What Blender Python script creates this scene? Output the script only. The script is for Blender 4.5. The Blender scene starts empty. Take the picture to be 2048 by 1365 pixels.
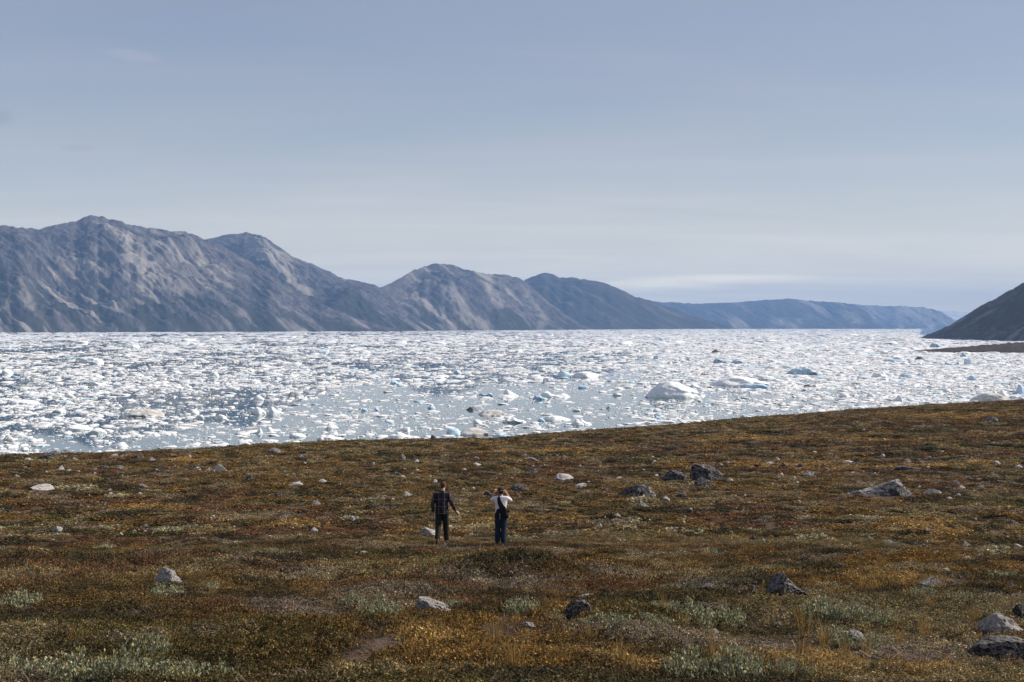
import bpy, bmesh, math
import numpy as np
from mathutils import Vector, Matrix

# ------------------------------------------------------------------ camera, sky, sun, exposure
EYE = 40.0            # camera height above the fjord (water level is z = 0)
FPX = 2844.0          # focal length in photograph pixels (50 mm on 36 mm film, 2048 px wide)
CX, CY, HY = 1024.0, 682.5, 650.0
SUN_EL, SUN_AZ = 35.0, 81.0      # degrees; azimuth clockwise from the view direction (+Y)

sc = bpy.context.scene
cam_d = bpy.data.cameras.new("camera")
cam_d.lens, cam_d.sensor_width = 50.0, 36.0
cam_d.clip_start, cam_d.clip_end = 0.1, 90000.0
cam = bpy.data.objects.new("camera", cam_d)
sc.collection.objects.link(cam)
PITCH = -math.atan((CY - HY) / FPX)
cam.location = (0, 0, EYE)
cam.rotation_euler = (math.pi / 2 + PITCH, 0, 0)
sc.camera = cam

world = bpy.data.worlds.new("World")
sc.world = world
world.use_nodes = True
wn = world.node_tree
wn.nodes.clear()
def wnode(t, **k):
    n = wn.nodes.new(t)
    for a, v in k.items(): setattr(n, a, v)
    return n
sky = wnode("ShaderNodeTexSky", sky_type="NISHITA", sun_disc=False)
sky.sun_elevation = math.radians(SUN_EL)
sky.sun_rotation = math.radians(SUN_AZ)
sky.altitude = 40.0
sky.air_density, sky.dust_density, sky.ozone_density = 1.0, 0.6, 2.2
tc = wnode("ShaderNodeTexCoord")
sep = wnode("ShaderNodeSeparateXYZ")
wn.links.new(tc.outputs["Generated"], sep.inputs[0])
def wmath(op, a, b=None, clamp=False):
    n = wnode("ShaderNodeMath", operation=op, use_clamp=clamp)
    for i, v in enumerate((a, b)):
        if v is None: continue
        if isinstance(v, (int, float)): n.inputs[i].default_value = v
        else: wn.links.new(v, n.inputs[i])
    return n.outputs[0]
# a thin cirrus veil: streaked noise on a flat cloud deck seen in perspective, everywhere in the sky
zz = wmath("ADD", wmath("MAXIMUM", sep.outputs[2], 0.0), 0.10)
px_, py_ = wmath("DIVIDE", sep.outputs[0], zz), wmath("DIVIDE", sep.outputs[1], zz)
comb = wnode("ShaderNodeCombineXYZ")
wn.links.new(px_, comb.inputs[0]); wn.links.new(py_, comb.inputs[1])
mp = wnode("ShaderNodeMapping")
mp.inputs["Rotation"].default_value = (0, 0, math.radians(-34))
mp.inputs["Scale"].default_value = (0.5, 1.5, 1.0)
wn.links.new(comb.outputs[0], mp.inputs[0])
n1 = wnode("ShaderNodeTexNoise")
n1.inputs["Scale"].default_value = 1.3; n1.inputs["Detail"].default_value = 9.0
n1.inputs["Roughness"].default_value = 0.55; n1.inputs["Distortion"].default_value = 0.6
wn.links.new(mp.outputs[0], n1.inputs["Vector"])
n2 = wnode("ShaderNodeTexNoise")
n2.inputs["Scale"].default_value = 0.35; n2.inputs["Detail"].default_value = 3.0
wn.links.new(comb.outputs[0], n2.inputs["Vector"])
veil = wmath("MULTIPLY", n1.outputs["Fac"], n2.outputs["Fac"])
vr = wnode("ShaderNodeMapRange")
vr.inputs["From Min"].default_value, vr.inputs["From Max"].default_value = 0.16, 0.38
vr.inputs["To Min"].default_value, vr.inputs["To Max"].default_value = 0.35, 0.57
wn.links.new(veil, vr.inputs[0])
low = wmath("POWER", wmath("SUBTRACT", 1.0, wmath("MULTIPLY", wmath("MAXIMUM", sep.outputs[2], 0.0), 4.0), True), 3.0)
mix = wnode("ShaderNodeMix", data_type="RGBA")
wn.links.new(wmath("ADD", vr.outputs[0], wmath("MULTIPLY", low, 0.32), True), mix.inputs[0])
wn.links.new(sky.outputs[0], mix.inputs[6])
veilc = wnode("ShaderNodeMix", data_type="RGBA")
wn.links.new(low, veilc.inputs[0])
veilc.inputs[6].default_value = (4.9, 4.8, 5.7, 1)         # sunlit cirrus, whiter and denser where the layer is seen edge-on
veilc.inputs[7].default_value = (20.0, 17.8, 13.8, 1)
wn.links.new(veilc.outputs[2], mix.inputs[7])
# one low cream streak of cloud above the far ridge and two small grey wisps high on the left (directions in the sky)
azn = wmath("DIVIDE", sep.outputs[0], wmath("MAXIMUM", sep.outputs[1], 0.05))
eln = wmath("DIVIDE", sep.outputs[2], wmath("MAXIMUM", sep.outputs[1], 0.05))
wnoise = wnode("ShaderNodeTexNoise")
wnoise.inputs["Scale"].default_value = 1.0; wnoise.inputs["Detail"].default_value = 6.0
c2 = wnode("ShaderNodeCombineXYZ")
wn.links.new(wmath("MULTIPLY", azn, 26.0), c2.inputs[0]); wn.links.new(wmath("MULTIPLY", eln, 230.0), c2.inputs[1])
wn.links.new(c2.outputs[0], wnoise.inputs["Vector"])
def streak(xp, yp, rx, ry, tilt, amount, prev, col):
    a0, e0 = (xp - CX) / FPX, (HY - yp) / FPX
    da = wmath("SUBTRACT", azn, a0)
    de = wmath("SUBTRACT", wmath("SUBTRACT", eln, e0), wmath("MULTIPLY", da, tilt))
    d = wmath("ADD", wmath("POWER", wmath("ABSOLUTE", wmath("DIVIDE", da, rx / FPX)), 2.0),
              wmath("POWER", wmath("ABSOLUTE", wmath("DIVIDE", de, ry / FPX)), 2.0))
    g = wmath("SUBTRACT", 1.0, d, True)
    w = wmath("MULTIPLY", wmath("MULTIPLY", g, amount), wmath("MULTIPLY", wnoise.outputs["Fac"], 1.9), True)
    m = wnode("ShaderNodeMix", data_type="RGBA")
    wn.links.new(w, m.inputs[0]); wn.links.new(prev, m.inputs[6]); m.inputs[7].default_value = col
    return m.outputs[2]
col = mix.outputs[2]
col = streak(1400, 561, 270, 13, 0.03, 0.21, col, (29, 25, 17, 1))
col = streak(1290, 575, 190, 14, 0.0, 0.18, col, (29, 25, 17, 1))
col = streak(158, 296, 40, 8, 0.02, 0.30, col, (3.2, 3.4, 4.4, 1))
col = streak(0, 235, 34, 22, 0.0, 0.35, col, (3.0, 3.3, 4.4, 1))
col = streak(265, 112, 70, 14, -0.15, 0.30, col, (5.6, 5.4, 6.2, 1))
bg = wnode("ShaderNodeBackground")
bg.inputs[1].default_value = 0.078
wout = wnode("ShaderNodeOutputWorld")
wn.links.new(col, bg.inputs[0]); wn.links.new(bg.outputs[0], wout.inputs[0])

sun_d = bpy.data.lights.new("sun", "SUN")
sun_d.energy, sun_d.angle, sun_d.color = 4.6, math.radians(0.53), (1.0, 0.93, 0.84)
sun = bpy.data.objects.new("sun", sun_d)
sc.collection.objects.link(sun)
SUN_DIR = Vector((math.cos(math.radians(SUN_EL)) * math.sin(math.radians(SUN_AZ)),
                  math.cos(math.radians(SUN_EL)) * math.cos(math.radians(SUN_AZ)), math.sin(math.radians(SUN_EL))))
sun.rotation_euler = SUN_DIR.to_track_quat("Z", "Y").to_euler()
sun.location = (60, 0, 120)

sc.view_settings.view_transform = "Standard"
sc.view_settings.look = "None"
sc.view_settings.gamma = 1.0
sc.view_settings.exposure = 0.32
sc.view_settings.use_curve_mapping = False
sc.cycles.max_bounces = 6
sc.cycles.diffuse_bounces = 2
sc.cycles.glossy_bounces = 2
sc.cycles.transmission_bounces = 2
sc.cycles.volume_bounces = 0
sc.cycles.transparent_max_bounces = 4
sc.cycles.caustics_reflective = False
sc.cycles.caustics_refractive = False
sc.cycles.use_denoising = True
try: sc.cycles.denoising_prefilter = "ACCURATE"
except Exception: pass

# ------------------------------------------------------------------ helpers
def link(o):
    sc.collection.objects.link(o); return o
def tag(o, label=None, cat=None, group=None, kind=None):
    if label: o["label"] = label
    if cat: o["category"] = cat
    if group: o["group"] = group
    if kind: o["kind"] = kind
    return o
def empty(name, loc=(0, 0, 0), rz=0.0):
    o = bpy.data.objects.new(name, None)
    o.location, o.rotation_euler = loc, (0, 0, rz)
    o.empty_display_size = 0.2
    return link(o)
def mesh_np(name, co, faces, smooth=True, mats=()):
    """faces: (n,3) or (n,4) int array."""
    me = bpy.data.meshes.new(name)
    co = np.ascontiguousarray(co, dtype=np.float32); faces = np.ascontiguousarray(faces, dtype=np.int32)
    n, k = faces.shape
    me.vertices.add(len(co)); me.vertices.foreach_set("co", co.ravel())
    me.loops.add(n * k); me.loops.foreach_set("vertex_index", faces.ravel())
    me.polygons.add(n); me.polygons.foreach_set("loop_start", np.arange(0, n * k, k, dtype=np.int32))
    for m in mats: me.materials.append(m)
    me.update(calc_edges=True)
    me.polygons.foreach_set("use_smooth", np.full(n, smooth, dtype=bool))
    return me
def vcol(me, name, rgb):
    a = me.attributes.new(name, "FLOAT_COLOR", "POINT")
    c = np.ones((len(me.vertices), 4), dtype=np.float32); c[:, :3] = rgb
    a.data.foreach_set("color", c.ravel())
def grid_faces(nr, ncol):
    i = np.arange(nr * ncol).reshape(nr, ncol)
    return np.stack([i[:-1, :-1], i[:-1, 1:], i[1:, 1:], i[1:, :-1]], -1).reshape(-1, 4)

def _h(ix, iy, iz, seed):
    h = (ix.astype(np.int64) * 374761393 + iy.astype(np.int64) * 668265263 + iz.astype(np.int64) * 2147483647 + seed * 974711) & 0xFFFFFFFF
    h = ((h ^ (h >> 13)) * 1274126177) & 0xFFFFFFFF
    h = ((h ^ (h >> 16)) * 2246822519) & 0xFFFFFFFF
    return ((h ^ (h >> 15)) & 0xFFFFFF) / float(0xFFFFFF)
def vn2(x, y, seed=0):
    x = np.asarray(x, float); y = np.asarray(y, float)
    ix, iy = np.floor(x), np.floor(y); fx, fy = x - ix, y - iy
    fx, fy = fx * fx * fx * (fx * (fx * 6 - 15) + 10), fy * fy * fy * (fy * (fy * 6 - 15) + 10)
    z = np.zeros_like(ix)
    a, b = _h(ix, iy, z, seed), _h(ix + 1, iy, z, seed)
    c, d = _h(ix, iy + 1, z, seed), _h(ix + 1, iy + 1, z, seed)
    return (a + (b - a) * fx) * (1 - fy) + (c + (d - c) * fx) * fy
def fbm2(x, y, octv=4, seed=0, gain=0.5):
    s = np.zeros(np.broadcast(np.asarray(x, float), np.asarray(y, float)).shape); amp, tot = 1.0, 0.0
    for o in range(octv):
        f = 2.0 ** o; c, sn = math.cos(o * 0.7), math.sin(o * 0.7)
        s = s + amp * vn2((x * c - y * sn) * f + o * 17.3, (x * sn + y * c) * f - o * 9.1, seed + o); tot += amp; amp *= gain
    return s / tot
def ridge2(x, y, octv=4, seed=0, gain=0.5):
    s, amp, tot = 0.0, 1.0, 0.0
    for o in range(octv):
        f = 2.0 ** o
        s = s + amp * (1 - np.abs(2 * vn2(x * f + o * 5.7, y * f + o * 3.3, seed + o) - 1)); tot += amp; amp *= gain
    return s / tot
def vn3(p, seed=0):
    i = np.floor(p); f = p - i; f = f * f * f * (f * (f * 6 - 15) + 10)
    r = 0.0
    for dx in (0, 1):
        for dy in (0, 1):
            for dz in (0, 1):
                w = (f[:, 0] if dx else 1 - f[:, 0]) * (f[:, 1] if dy else 1 - f[:, 1]) * (f[:, 2] if dz else 1 - f[:, 2])
                r = r + w * _h(i[:, 0] + dx, i[:, 1] + dy, i[:, 2] + dz, seed)
    return r
def fbm3(p, octv=3, seed=0):
    s, amp, tot = 0.0, 1.0, 0.0
    for o in range(octv):
        s = s + amp * vn3(p * 2.0 ** o + o * 11.7, seed + o); tot += amp; amp *= 0.5
    return s / tot
def smooth(e0, e1, x):
    t = np.clip((x - e0) / (e1 - e0), 0, 1); return t * t * (3 - 2 * t)

def mat(name, base=(0.5, 0.5, 0.5), rough=0.9, spec=0.2):
    m = bpy.data.materials.new(name); m.use_nodes = True
    b = m.node_tree.nodes["Principled BSDF"]
    b.inputs["Base Color"].default_value = (*base, 1); b.inputs["Roughness"].default_value = rough
    b.inputs["Specular IOR Level"].default_value = spec
    return m
class NT:
    """small helper to wire a material's nodes"""
    def __init__(s, m): s.m, s.t = m, m.node_tree; s.b = s.t.nodes["Principled BSDF"]
    def n(s, t, **k):
        x = s.t.nodes.new(t)
        for a, v in k.items(): setattr(x, a, v)
        return x
    def l(s, a, b): s.t.links.new(a, b)
    def noise(s, scale, detail=4, rough=0.55, vec=None, dist=0.0):
        x = s.n("ShaderNodeTexNoise"); x.inputs["Scale"].default_value = scale; x.inputs["Detail"].default_value = detail
        x.inputs["Roughness"].default_value = rough; x.inputs["Distortion"].default_value = dist
        if vec is not None: s.l(vec, x.inputs["Vector"])
        return x.outputs["Fac"]
    def coord(s, scale=(1, 1, 1), rot=(0, 0, 0), which="Object"):
        c = s.n("ShaderNodeTexCoord"); mpp = s.n("ShaderNodeMapping")
        mpp.inputs["Scale"].default_value = scale; mpp.inputs["Rotation"].default_value = rot
        s.l(c.outputs[which], mpp.inputs[0]); return mpp.outputs[0]
    def ramp(s, f, stops):
        r = s.n("ShaderNodeValToRGB"); e = r.color_ramp.elements
        while len(e) < len(stops): e.new(0.5)
        for i, (p, c) in enumerate(stops):
            e[i].position = p; e[i].color = (*c, 1) if len(c) == 3 else c
        s.l(f, r.inputs[0]); return r.outputs[0]
    def rng(s, f, a, b, c, d):
        r = s.n("ShaderNodeMapRange")
        for i, v in zip(("From Min", "From Max", "To Min", "To Max"), (a, b, c, d)): r.inputs[i].default_value = v
        s.l(f, r.inputs[0]); return r.outputs[0]
    def mix(s, f, a, b, mode="MIX"):
        m = s.n("ShaderNodeMix", data_type="RGBA", blend_type=mode)
        for i, v in ((0, f), (6, a), (7, b)):
            if isinstance(v, (int, float)): m.inputs[i].default_value = v
            elif isinstance(v, tuple): m.inputs[i].default_value = (*v, 1)
            else: s.l(v, m.inputs[i])
        return m.outputs[2]
    def attr(s, name, typ="GEOMETRY", out="Color"):
        a = s.n("ShaderNodeAttribute", attribute_name=name, attribute_type=typ); return a.outputs[out]
    def bump(s, f, strength, dist):
        b = s.n("ShaderNodeBump"); b.inputs["Strength"].default_value = strength; b.inputs["Distance"].default_value = dist
        s.l(f, b.inputs["Height"]); s.l(b.outputs[0], s.b.inputs["Normal"])
    def base(s, c): s.l(c, s.b.inputs["Base Color"])

def project(P):
    """world points -> photograph pixels"""
    P = np.asarray(P, float); x, y, z = P[..., 0], P[..., 1], P[..., 2] - EYE
    c, s = math.cos(PITCH), math.sin(PITCH)
    d = y * c + z * s; u = -y * s + z * c
    d = np.where(d > 0.05, d, 0.05)
    return CX + FPX * x / d, CY - FPX * u / d

# ------------------------------------------------------------------ the tundra slope
BROW_PX = np.array([-1500, -500, 0, 200, 400, 560, 700, 860, 990, 1080, 1200, 1300, 1400, 1500, 1600, 1700, 1800, 1900, 2048, 2500, 3600], float)
BROW_PY = np.array([950, 930, 914, 910, 901, 891, 884, 880.5, 879.5, 871, 862.5, 855.5, 847, 838, 831, 823, 816, 810, 803, 785, 760], float)
BROW_R = np.array([120, 125, 132, 138, 145, 150, 155, 160, 166, 185, 196, 203, 209, 214, 219, 224, 229, 233, 240, 250, 260], float)
NEAR_R = np.array([0, 3, 7, 11, 15, 25, 34, 42.7], float)
NEAR_Z = np.array([-1.65, -1.67, -1.80, -2.20, -2.72, -4.10, -5.38, -6.53], float)
_nr = np.arange(0, 56, 0.25)
_nz = np.interp(_nr, np.append(NEAR_R, 60.0), np.append(NEAR_Z, -6.53 - 0.118 * 17.3))
_k = np.hanning(41); _k /= _k.sum()
_nz = np.convolve(np.pad(_nz, 20, mode="reflect", reflect_type="odd"), _k, mode="valid")
def ground_z(x, y, bumps=True):
    x = np.asarray(x, float); y = np.asarray(y, float)
    r = np.hypot(x, y); az = np.arctan2(x, y)
    azc = np.clip(az, -0.72, 0.72)
    px = CX + FPX * np.tan(azc)
    rb = np.interp(px, BROW_PX, BROW_R)
    by = np.interp(px, BROW_PX, BROW_PY)
    dep = (by - HY) / FPX * np.cos(azc)
    zb = -dep * rb
    r0, z0, s0 = 42.7, -6.53, -0.118
    near = np.interp(r, _nr, _nz)
    h = np.maximum(rb - r0, 1.0)
    t = np.clip((r - r0) / h, 0, 1)
    far = (2*t**3 - 3*t**2 + 1) * z0 + (t**3 - 2*t**2 + t) * h * s0 + (-2*t**3 + 3*t**2) * zb + (t**3 - t**2) * h * (-dep)
    z = np.where(r < r0, near, far)
    e = np.maximum(r - rb, 0)
    z = z - np.where(e > 0, dep * e + np.where(e < 60, 0.0026 * e * e, 0.0026 * 3600 + 0.312 * (e - 60)), 0)
    if bumps:
        calm = 1 - 0.85 * np.exp(-((x + 1.4) / 9.0) ** 2 - ((y - 40.5) / 12.5) ** 2)      # a level stretch where the two people stand
        amp = calm * smooth(0, 8, r) * (1 - 0.75 * smooth(0.75, 1.0, r / rb))
        z = z + amp * (0.62 * (fbm2(x / 13.0 + 3, y / 13.0, 3, 11) - 0.5) + 0.50 * (fbm2(x / 3.4, y / 3.4, 2, 23) - 0.5))
        z = z + smooth(0, 5, r) * 0.22 * (fbm2(x / 1.05, y / 1.05, 2, 37) - 0.5)
    back = smooth(0.2, -0.5, np.cos(az))
    return EYE + z * (1 - back) + back * (-1.65 + 0.02 * r)
_rr = np.concatenate([np.linspace(4, 45, 260), np.linspace(45.3, 235, 420)])
def at(px, py):
    """where the line of sight through a photograph pixel meets the slope"""
    tx = (px - CX) / FPX
    ca = math.cos(math.atan(tx))
    rb = np.interp(px, BROW_PX, BROW_R)
    rr = _rr[_rr < rb]
    ys = rr * ca; xs = ys * tx
    zs = ground_z(xs, ys)
    qx, qy = project(np.stack([xs, ys, zs], -1))
    qy = np.minimum.accumulate(qy)
    i = int(np.argmax(qy <= py)) if (qy <= py).any() else len(rr) - 1
    return np.array([xs[i], ys[i], zs[i]])

def build_ground():
    a1 = np.radians(np.linspace(-30, 30, 330)); a2 = np.radians(np.concatenate([np.linspace(-180, -31, 75)]))
    az = np.concatenate([a2, a1, -a2[::-1]])
    r = np.concatenate([[0.02], np.geomspace(0.8, 262, 430), np.linspace(266, 420, 40)])
    R, A = np.meshgrid(r, az, indexing="ij")
    X, Y = R * np.sin(A), R * np.cos(A)
    Z = np.maximum(ground_z(X, Y), -4.0)
    me = mesh_np("ground", np.stack([X, Y, Z], -1).reshape(-1, 3), grid_faces(len(r), len(az)))
    m = mat("tundra_soil", rough=0.95, spec=0.1); t = NT(m)
    co = t.coord()
    c = t.ramp(t.noise(0.35, 6, 0.6, co), [(0.3, (0.030, 0.020, 0.011)), (0.5, (0.052, 0.032, 0.016)), (0.7, (0.040, 0.031, 0.014))])
    c2 = t.ramp(t.noise(9.0, 6, 0.7, co), [(0.32, (0.04, 0.028, 0.021)), (0.5, (0.12, 0.082, 0.060)), (0.72, (0.28, 0.21, 0.165))])
    t.base(t.mix(0.55, c, c2)); t.bump(t.noise(24.0, 5, 0.7, co), 0.9, 0.03)
    me.materials.append(m)
    o = link(bpy.data.objects.new("ground", me)); tag(o, kind="structure"); return o
build_ground()

# ------------------------------------------------------------------ the fjord
def build_water():
    s = 15900.0
    me = mesh_np("water", [(-s, 150, 0), (s, 150, 0), (s, 29400, 0), (-s, 29400, 0)], [(0, 1, 2, 3)], False)
    m = mat("fjord_water", (0.036, 0.088, 0.098), 0.025, 0.5); t = NT(m)
    t.b.inputs["IOR"].default_value = 1.333
    me.materials.append(m)
    tag(link(bpy.data.objects.new("water", me)), kind="structure")
build_water()

# ------------------------------------------------------------------ mountains round the fjord
ROCK = mat("weathered_gneiss", rough=0.95, spec=0.1)
_t = NT(ROCK); _a = _t.attr("albedo")
_f = _t.rng(_t.noise(0.03, 6, 0.65, _t.coord()), 0.3, 0.7, 0.72, 1.28)
_m = _t.n("ShaderNodeVectorMath", operation="SCALE"); _t.l(_a, _m.inputs[0]); _t.l(_f, _m.inputs["Scale"]); _t.base(_m.outputs[0])

def mountain(name, sil, shore, seed, slope=1.9, amp=0.16, tilt=0.9, step=2.2, rows=120, gully=130.0, veg=0.45, base_alb=(0.088, 0.079, 0.080),
             light=(0.275, 0.245, 0.21), dark=(0.024, 0.023, 0.028), green=(0.030, 0.031, 0.019), prof=0.85, streaks=(), bench=0.0, knolls=()):
    """sil: skyline as photograph pixels; shore: (px, metres to the waterline) pairs; a closed hill with a seaward face and a back"""
    sil = np.array(sil, float); shore = np.array(shore, float)
    px = np.arange(sil[0, 0], sil[-1, 0] + 0.1, step)
    py = np.interp(px, sil[:, 0], sil[:, 1])
    tx = (px - CX) / FPX
    ds = np.interp(px, shore[:, 0], shore[:, 1])
    kk = np.hanning(103); kk /= kk.sum()
    ds = np.convolve(np.pad(ds, 51, mode="reflect", reflect_type="odd"), kk, mode="valid")
    ds = ds + ds.mean() * 0.018 * (fbm2(px / 60.0, px * 0 + seed, 3, seed + 3) - 0.5)
    elev = (HY - py) / FPX
    hr = (EYE + elev * ds) / np.maximum(1 - elev * slope, 0.3)     # ridge height when the ridge stands slope*height behind the shore
    hr = np.maximum(hr, 2.0)
    k = np.ones(41) / 41.0
    hs = np.convolve(np.pad(hr, 20, mode="edge"), k, mode="valid")
    dr = ds + slope * hs
    hr = np.maximum(EYE + elev * dr, 2.0)
    tf = np.linspace(0, 1, rows) ** 0.92
    T, PXg = np.meshgrid(tf, px, indexing="ij")
    D = ds[None] + (dr - ds)[None] * T
    U = PXg / FPX * ds.mean()                                     # metres along the shore
    S = T * hs[None] * slope                                      # metres up the slope
    warp = 0.55 * gully * (fbm2(U / (gully * 2.2), S / (gully * 2.2), 3, seed + 5) - 0.5)
    g = ridge2((U + tilt * S + warp) / gully, (S - 0.2 * U) / (gully * 3.2), 5, seed, 0.55)
    lump = fbm2(U / (gully * 3.5), S / (gully * 2.6), 4, seed + 9) - 0.5
    rough = fbm2((U + tilt * S) / (gully * 0.22), S / (gully * 0.45), 4, seed + 14) - 0.5
    win = smooth(0.0, 0.10, T) * (1 - smooth(0.80, 0.995, T))
    P = T ** prof
    if bench: P = P + bench * np.sin(P * math.pi * 2 * 1.5 + lump * 5) * T * (1 - T)
    crag = np.abs(fbm2((U + tilt * S + warp * 0.5) / (gully * 0.40), (S - 0.15 * U) / (gully * 1.15), 5, seed + 61, 0.62) - 0.5) * 2 - 0.25
    fine = ridge2((U + tilt * S + warp * 0.6) / (gully * 0.30), S / (gully * 1.3), 4, seed + 17, 0.6) - 0.6
    Z = hr[None] * P + hs[None] * amp * win * ((g - 0.62) * (0.3 + 0.7 * smooth(0.1, 0.6, T)) * 0.35 + lump * 1.3 + rough * 0.55 + fine * 0.22 + crag * 0.30)
    for (kx, kt, rx, rt, kh) in knolls:                            # broad shoulders and hollows
        Z = Z + hs[None] * kh * np.exp(-((PXg - kx) / rx) ** 2 - ((T - kt) / rt) ** 2) * (1 - smooth(0.72, 0.97, T)) * smooth(0, 0.06, T)
    sky_noise = (fbm2(px / 9.0, px * 0 + seed, 4, seed + 21, 0.6) - 0.5) * (hs * 0.020 + ds * 0.0011)
    Z = Z + sky_noise[None] * smooth(0.85, 1.0, T)
    Z = np.maximum(Z, -2.0 + 2.5 * smooth(0, 0.02, T)); Z[0] = -2.0
    # albedo: bare slabs, pale scree ribbons, dark wet ledges, low vegetation
    k1 = fbm2((U + tilt * S) / (gully * 0.50), S / (gully * 2.6), 5, seed + 31, 0.6)
    k2 = fbm2(U / (gully * 0.33), S / (gully * 0.33), 5, seed + 41, 0.62)
    k3 = fbm2(U / (gully * 5), S / (gully * 4), 3, seed + 51)
    A = np.array(base_alb)[None, None] * (0.15 + 1.7 * fbm2(U / (gully * 0.12), S / (gully * 0.20), 4, seed + 71, 0.7))[..., None] * (0.7 + 0.6 * k2)[..., None]
    w = (smooth(0.54, 0.68, k1) * smooth(0.38, 0.6, k3))[..., None]
    A = A * (1 - w) + np.array(light) * w
    w = (smooth(0.52, 0.36, k1) * smooth(0.46, 0.6, k2) * 0.9)[..., None]
    A = A * (1 - w) + np.array(dark) * w
    w = (smooth(veg + 0.18, veg - 0.14, T + (k2 - 0.5) * 0.75 + (k3 - 0.5) * 0.55) * smooth(0.62, 0.46, k1 + 0.12 * (k2 - .5)))[..., None]
    A = A * (1 - w) + np.array(green) * w
    for (x0, t0, x1, t1, wd, am) in streaks:                       # pale rockfall ribbons: (px, t) start to end, width px
        q = np.clip((T - t1) / (t0 - t1), 0, 1); cx = x1 + (x0 - x1) * q
        inside = smooth(0, 0.10, (T - t1)) * smooth(0, 0.10, (t0 - T))
        wv = np.exp(-((PXg - cx + (k2 - 0.5) * wd * 2.6) / wd) ** 2) * inside * am * smooth(0.25, 0.60, k1 * 0.6 + k2 * 0.6)
        A = A * (1 - wv[..., None]) + np.array(light) * 1.08 * wv[..., None]
    zb = np.linspace(1, 0, 9)[1:]
    Db = dr[None] + (1 - zb)[:, None] * hs[None] * 2.0
    Zb = (hr + sky_noise)[None] * zb[:, None] - 2 * (1 - zb)[:, None]
    Dall = np.concatenate([D, Db]); Zall = np.concatenate([Z, Zb])
    Aall = np.concatenate([A, np.repeat(A[-1:], 8, 0)])
    Tx = np.repeat(tx[None], Dall.shape[0], 0)
    co = np.stack([Tx * Dall, Dall, Zall], -1)
    me = mesh_np(name, co.reshape(-1, 3), grid_faces(*Dall.shape), mats=(ROCK,))
    vcol(me, "albedo", Aall.reshape(-1, 3))
    return tag(link(bpy.data.objects.new(name, me)), kind="structure")

mountain("glacier_ice_cap", [(1700, 640), (1800, 628), (1868, 622), (1900, 623), (1940, 626), (2000, 627), (2300, 632)], [(1700, 26600), (2300, 26600)], 77,
         slope=6, amp=0.01, veg=-1, base_alb=(0.72, 0.74, 0.78), light=(0.8, 0.8, 0.82), dark=(0.5, 0.52, 0.56), rows=20, step=4)
mountain("mountain", [(1640, 625), (1690, 607), (1720, 610), (1770, 613), (1810, 612), (1850, 616), (1870, 620), (1888, 627), (1903, 636), (1920, 646), (1945, 656.3)],
         [(1640, 25000), (1945, 25200)], 61, slope=1.6, gully=240, amp=0.14, veg=0.1, base_alb=(0.26, 0.235, 0.21), light=(0.38, 0.34, 0.30), rows=60)
mountain("mountain", [(1230, 612), (1290, 603), (1330, 605), (1380, 607), (1420, 607.5), (1480, 604), (1530, 600.5), (1570, 598), (1600, 600), (1640, 603.5), (1690, 606), (1715, 613), (1735, 626), (1748, 640), (1765, 650), (1785, 656.8)],
         [(1230, 20200), (1500, 20600), (1785, 21500)], 53, slope=1.9, gully=200, amp=0.20, veg=0.62, base_alb=(0.070, 0.062, 0.056), light=(0.27, 0.235, 0.20), rows=80, bench=0.08,
         streaks=[(1690, 0.75, 1720, 0.05, 14, 0.8), (1560, 0.35, 1565, 0.02, 9, 0.7), (1600, 0.3, 1605, 0.02, 9, 0.6)])
mountain("mountain", [(960, 600), (1020, 572), (1050, 560), (1075, 550), (1092, 546), (1106, 550), (1122, 557), (1140, 554.5), (1165, 559), (1195, 563), (1220, 571), (1250, 583), (1270, 594), (1300, 602), (1340, 615), (1380, 631), (1420, 643), (1450, 651), (1472, 657.5)],
         [(960, 12500), (1200, 12600), (1472, 14200)], 47, slope=1.7, gully=170, amp=0.20, veg=0.70, base_alb=(0.050, 0.043, 0.040), light=(0.11, 0.095, 0.08), rows=90, tilt=1.2, bench=0.12)
mountain("mountain", [(560, 622), (640, 604), (700, 590), (752, 577), (772, 571), (790, 562), (820, 545), (850, 532), (868, 528.5), (885, 528), (905, 531), (930, 540), (960, 545), (985, 550), (1010, 549.5), (1040, 557), (1060, 572), (1090, 598), (1120, 622), (1150, 642), (1168, 652), (1185, 659)],
         [(560, 9000), (800, 9700), (1000, 10300), (1185, 11500)], 33, slope=1.5, gully=130, amp=0.16, veg=0.36, tilt=0.8,
         knolls=[(905, 0.55, 60, 0.3, 0.12), (800, 0.6, 40, 0.35, -0.12), (1050, 0.75, 12, 0.3, -0.10), (700, 0.5, 40, 0.3, 0.10)],
         streaks=[(965, 0.85, 1010, 0.25, 12, 0.8), (1045, 0.9, 1100, 0.2, 10, 0.6), (900, 0.5, 940, 0.02, 16, 0.6), (1080, 0.35, 1100, 0.02, 14, 0.5)])
mountain("mountain", [(340, 520), (400, 482), (425, 475.5), (455, 470), (490, 466), (512, 468), (535, 479), (560, 496), (585, 513), (605, 522), (625, 528), (645, 537), (662, 545), (675, 553), (690, 559), (720, 563), (750, 570), (772, 584), (800, 612), (840, 640), (870, 659)],
         [(340, 8900), (600, 9000), (870, 9600)], 27, slope=2.1, gully=120, amp=0.16, veg=0.50, tilt=0.7, 
         knolls=[(530, 0.62, 34, 0.2, 0.08), (462, 0.75, 24, 0.2, -0.10), (700, 0.55, 40, 0.25, 0.14), (650, 0.5, 25, 0.3, -0.08)],
         streaks=[(512, 0.95, 535, 0.55, 28, 1.0), (540, 0.88, 600, 0.42, 16, 0.9), (560, 0.9, 640, 0.42, 7, 0.6)])
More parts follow.
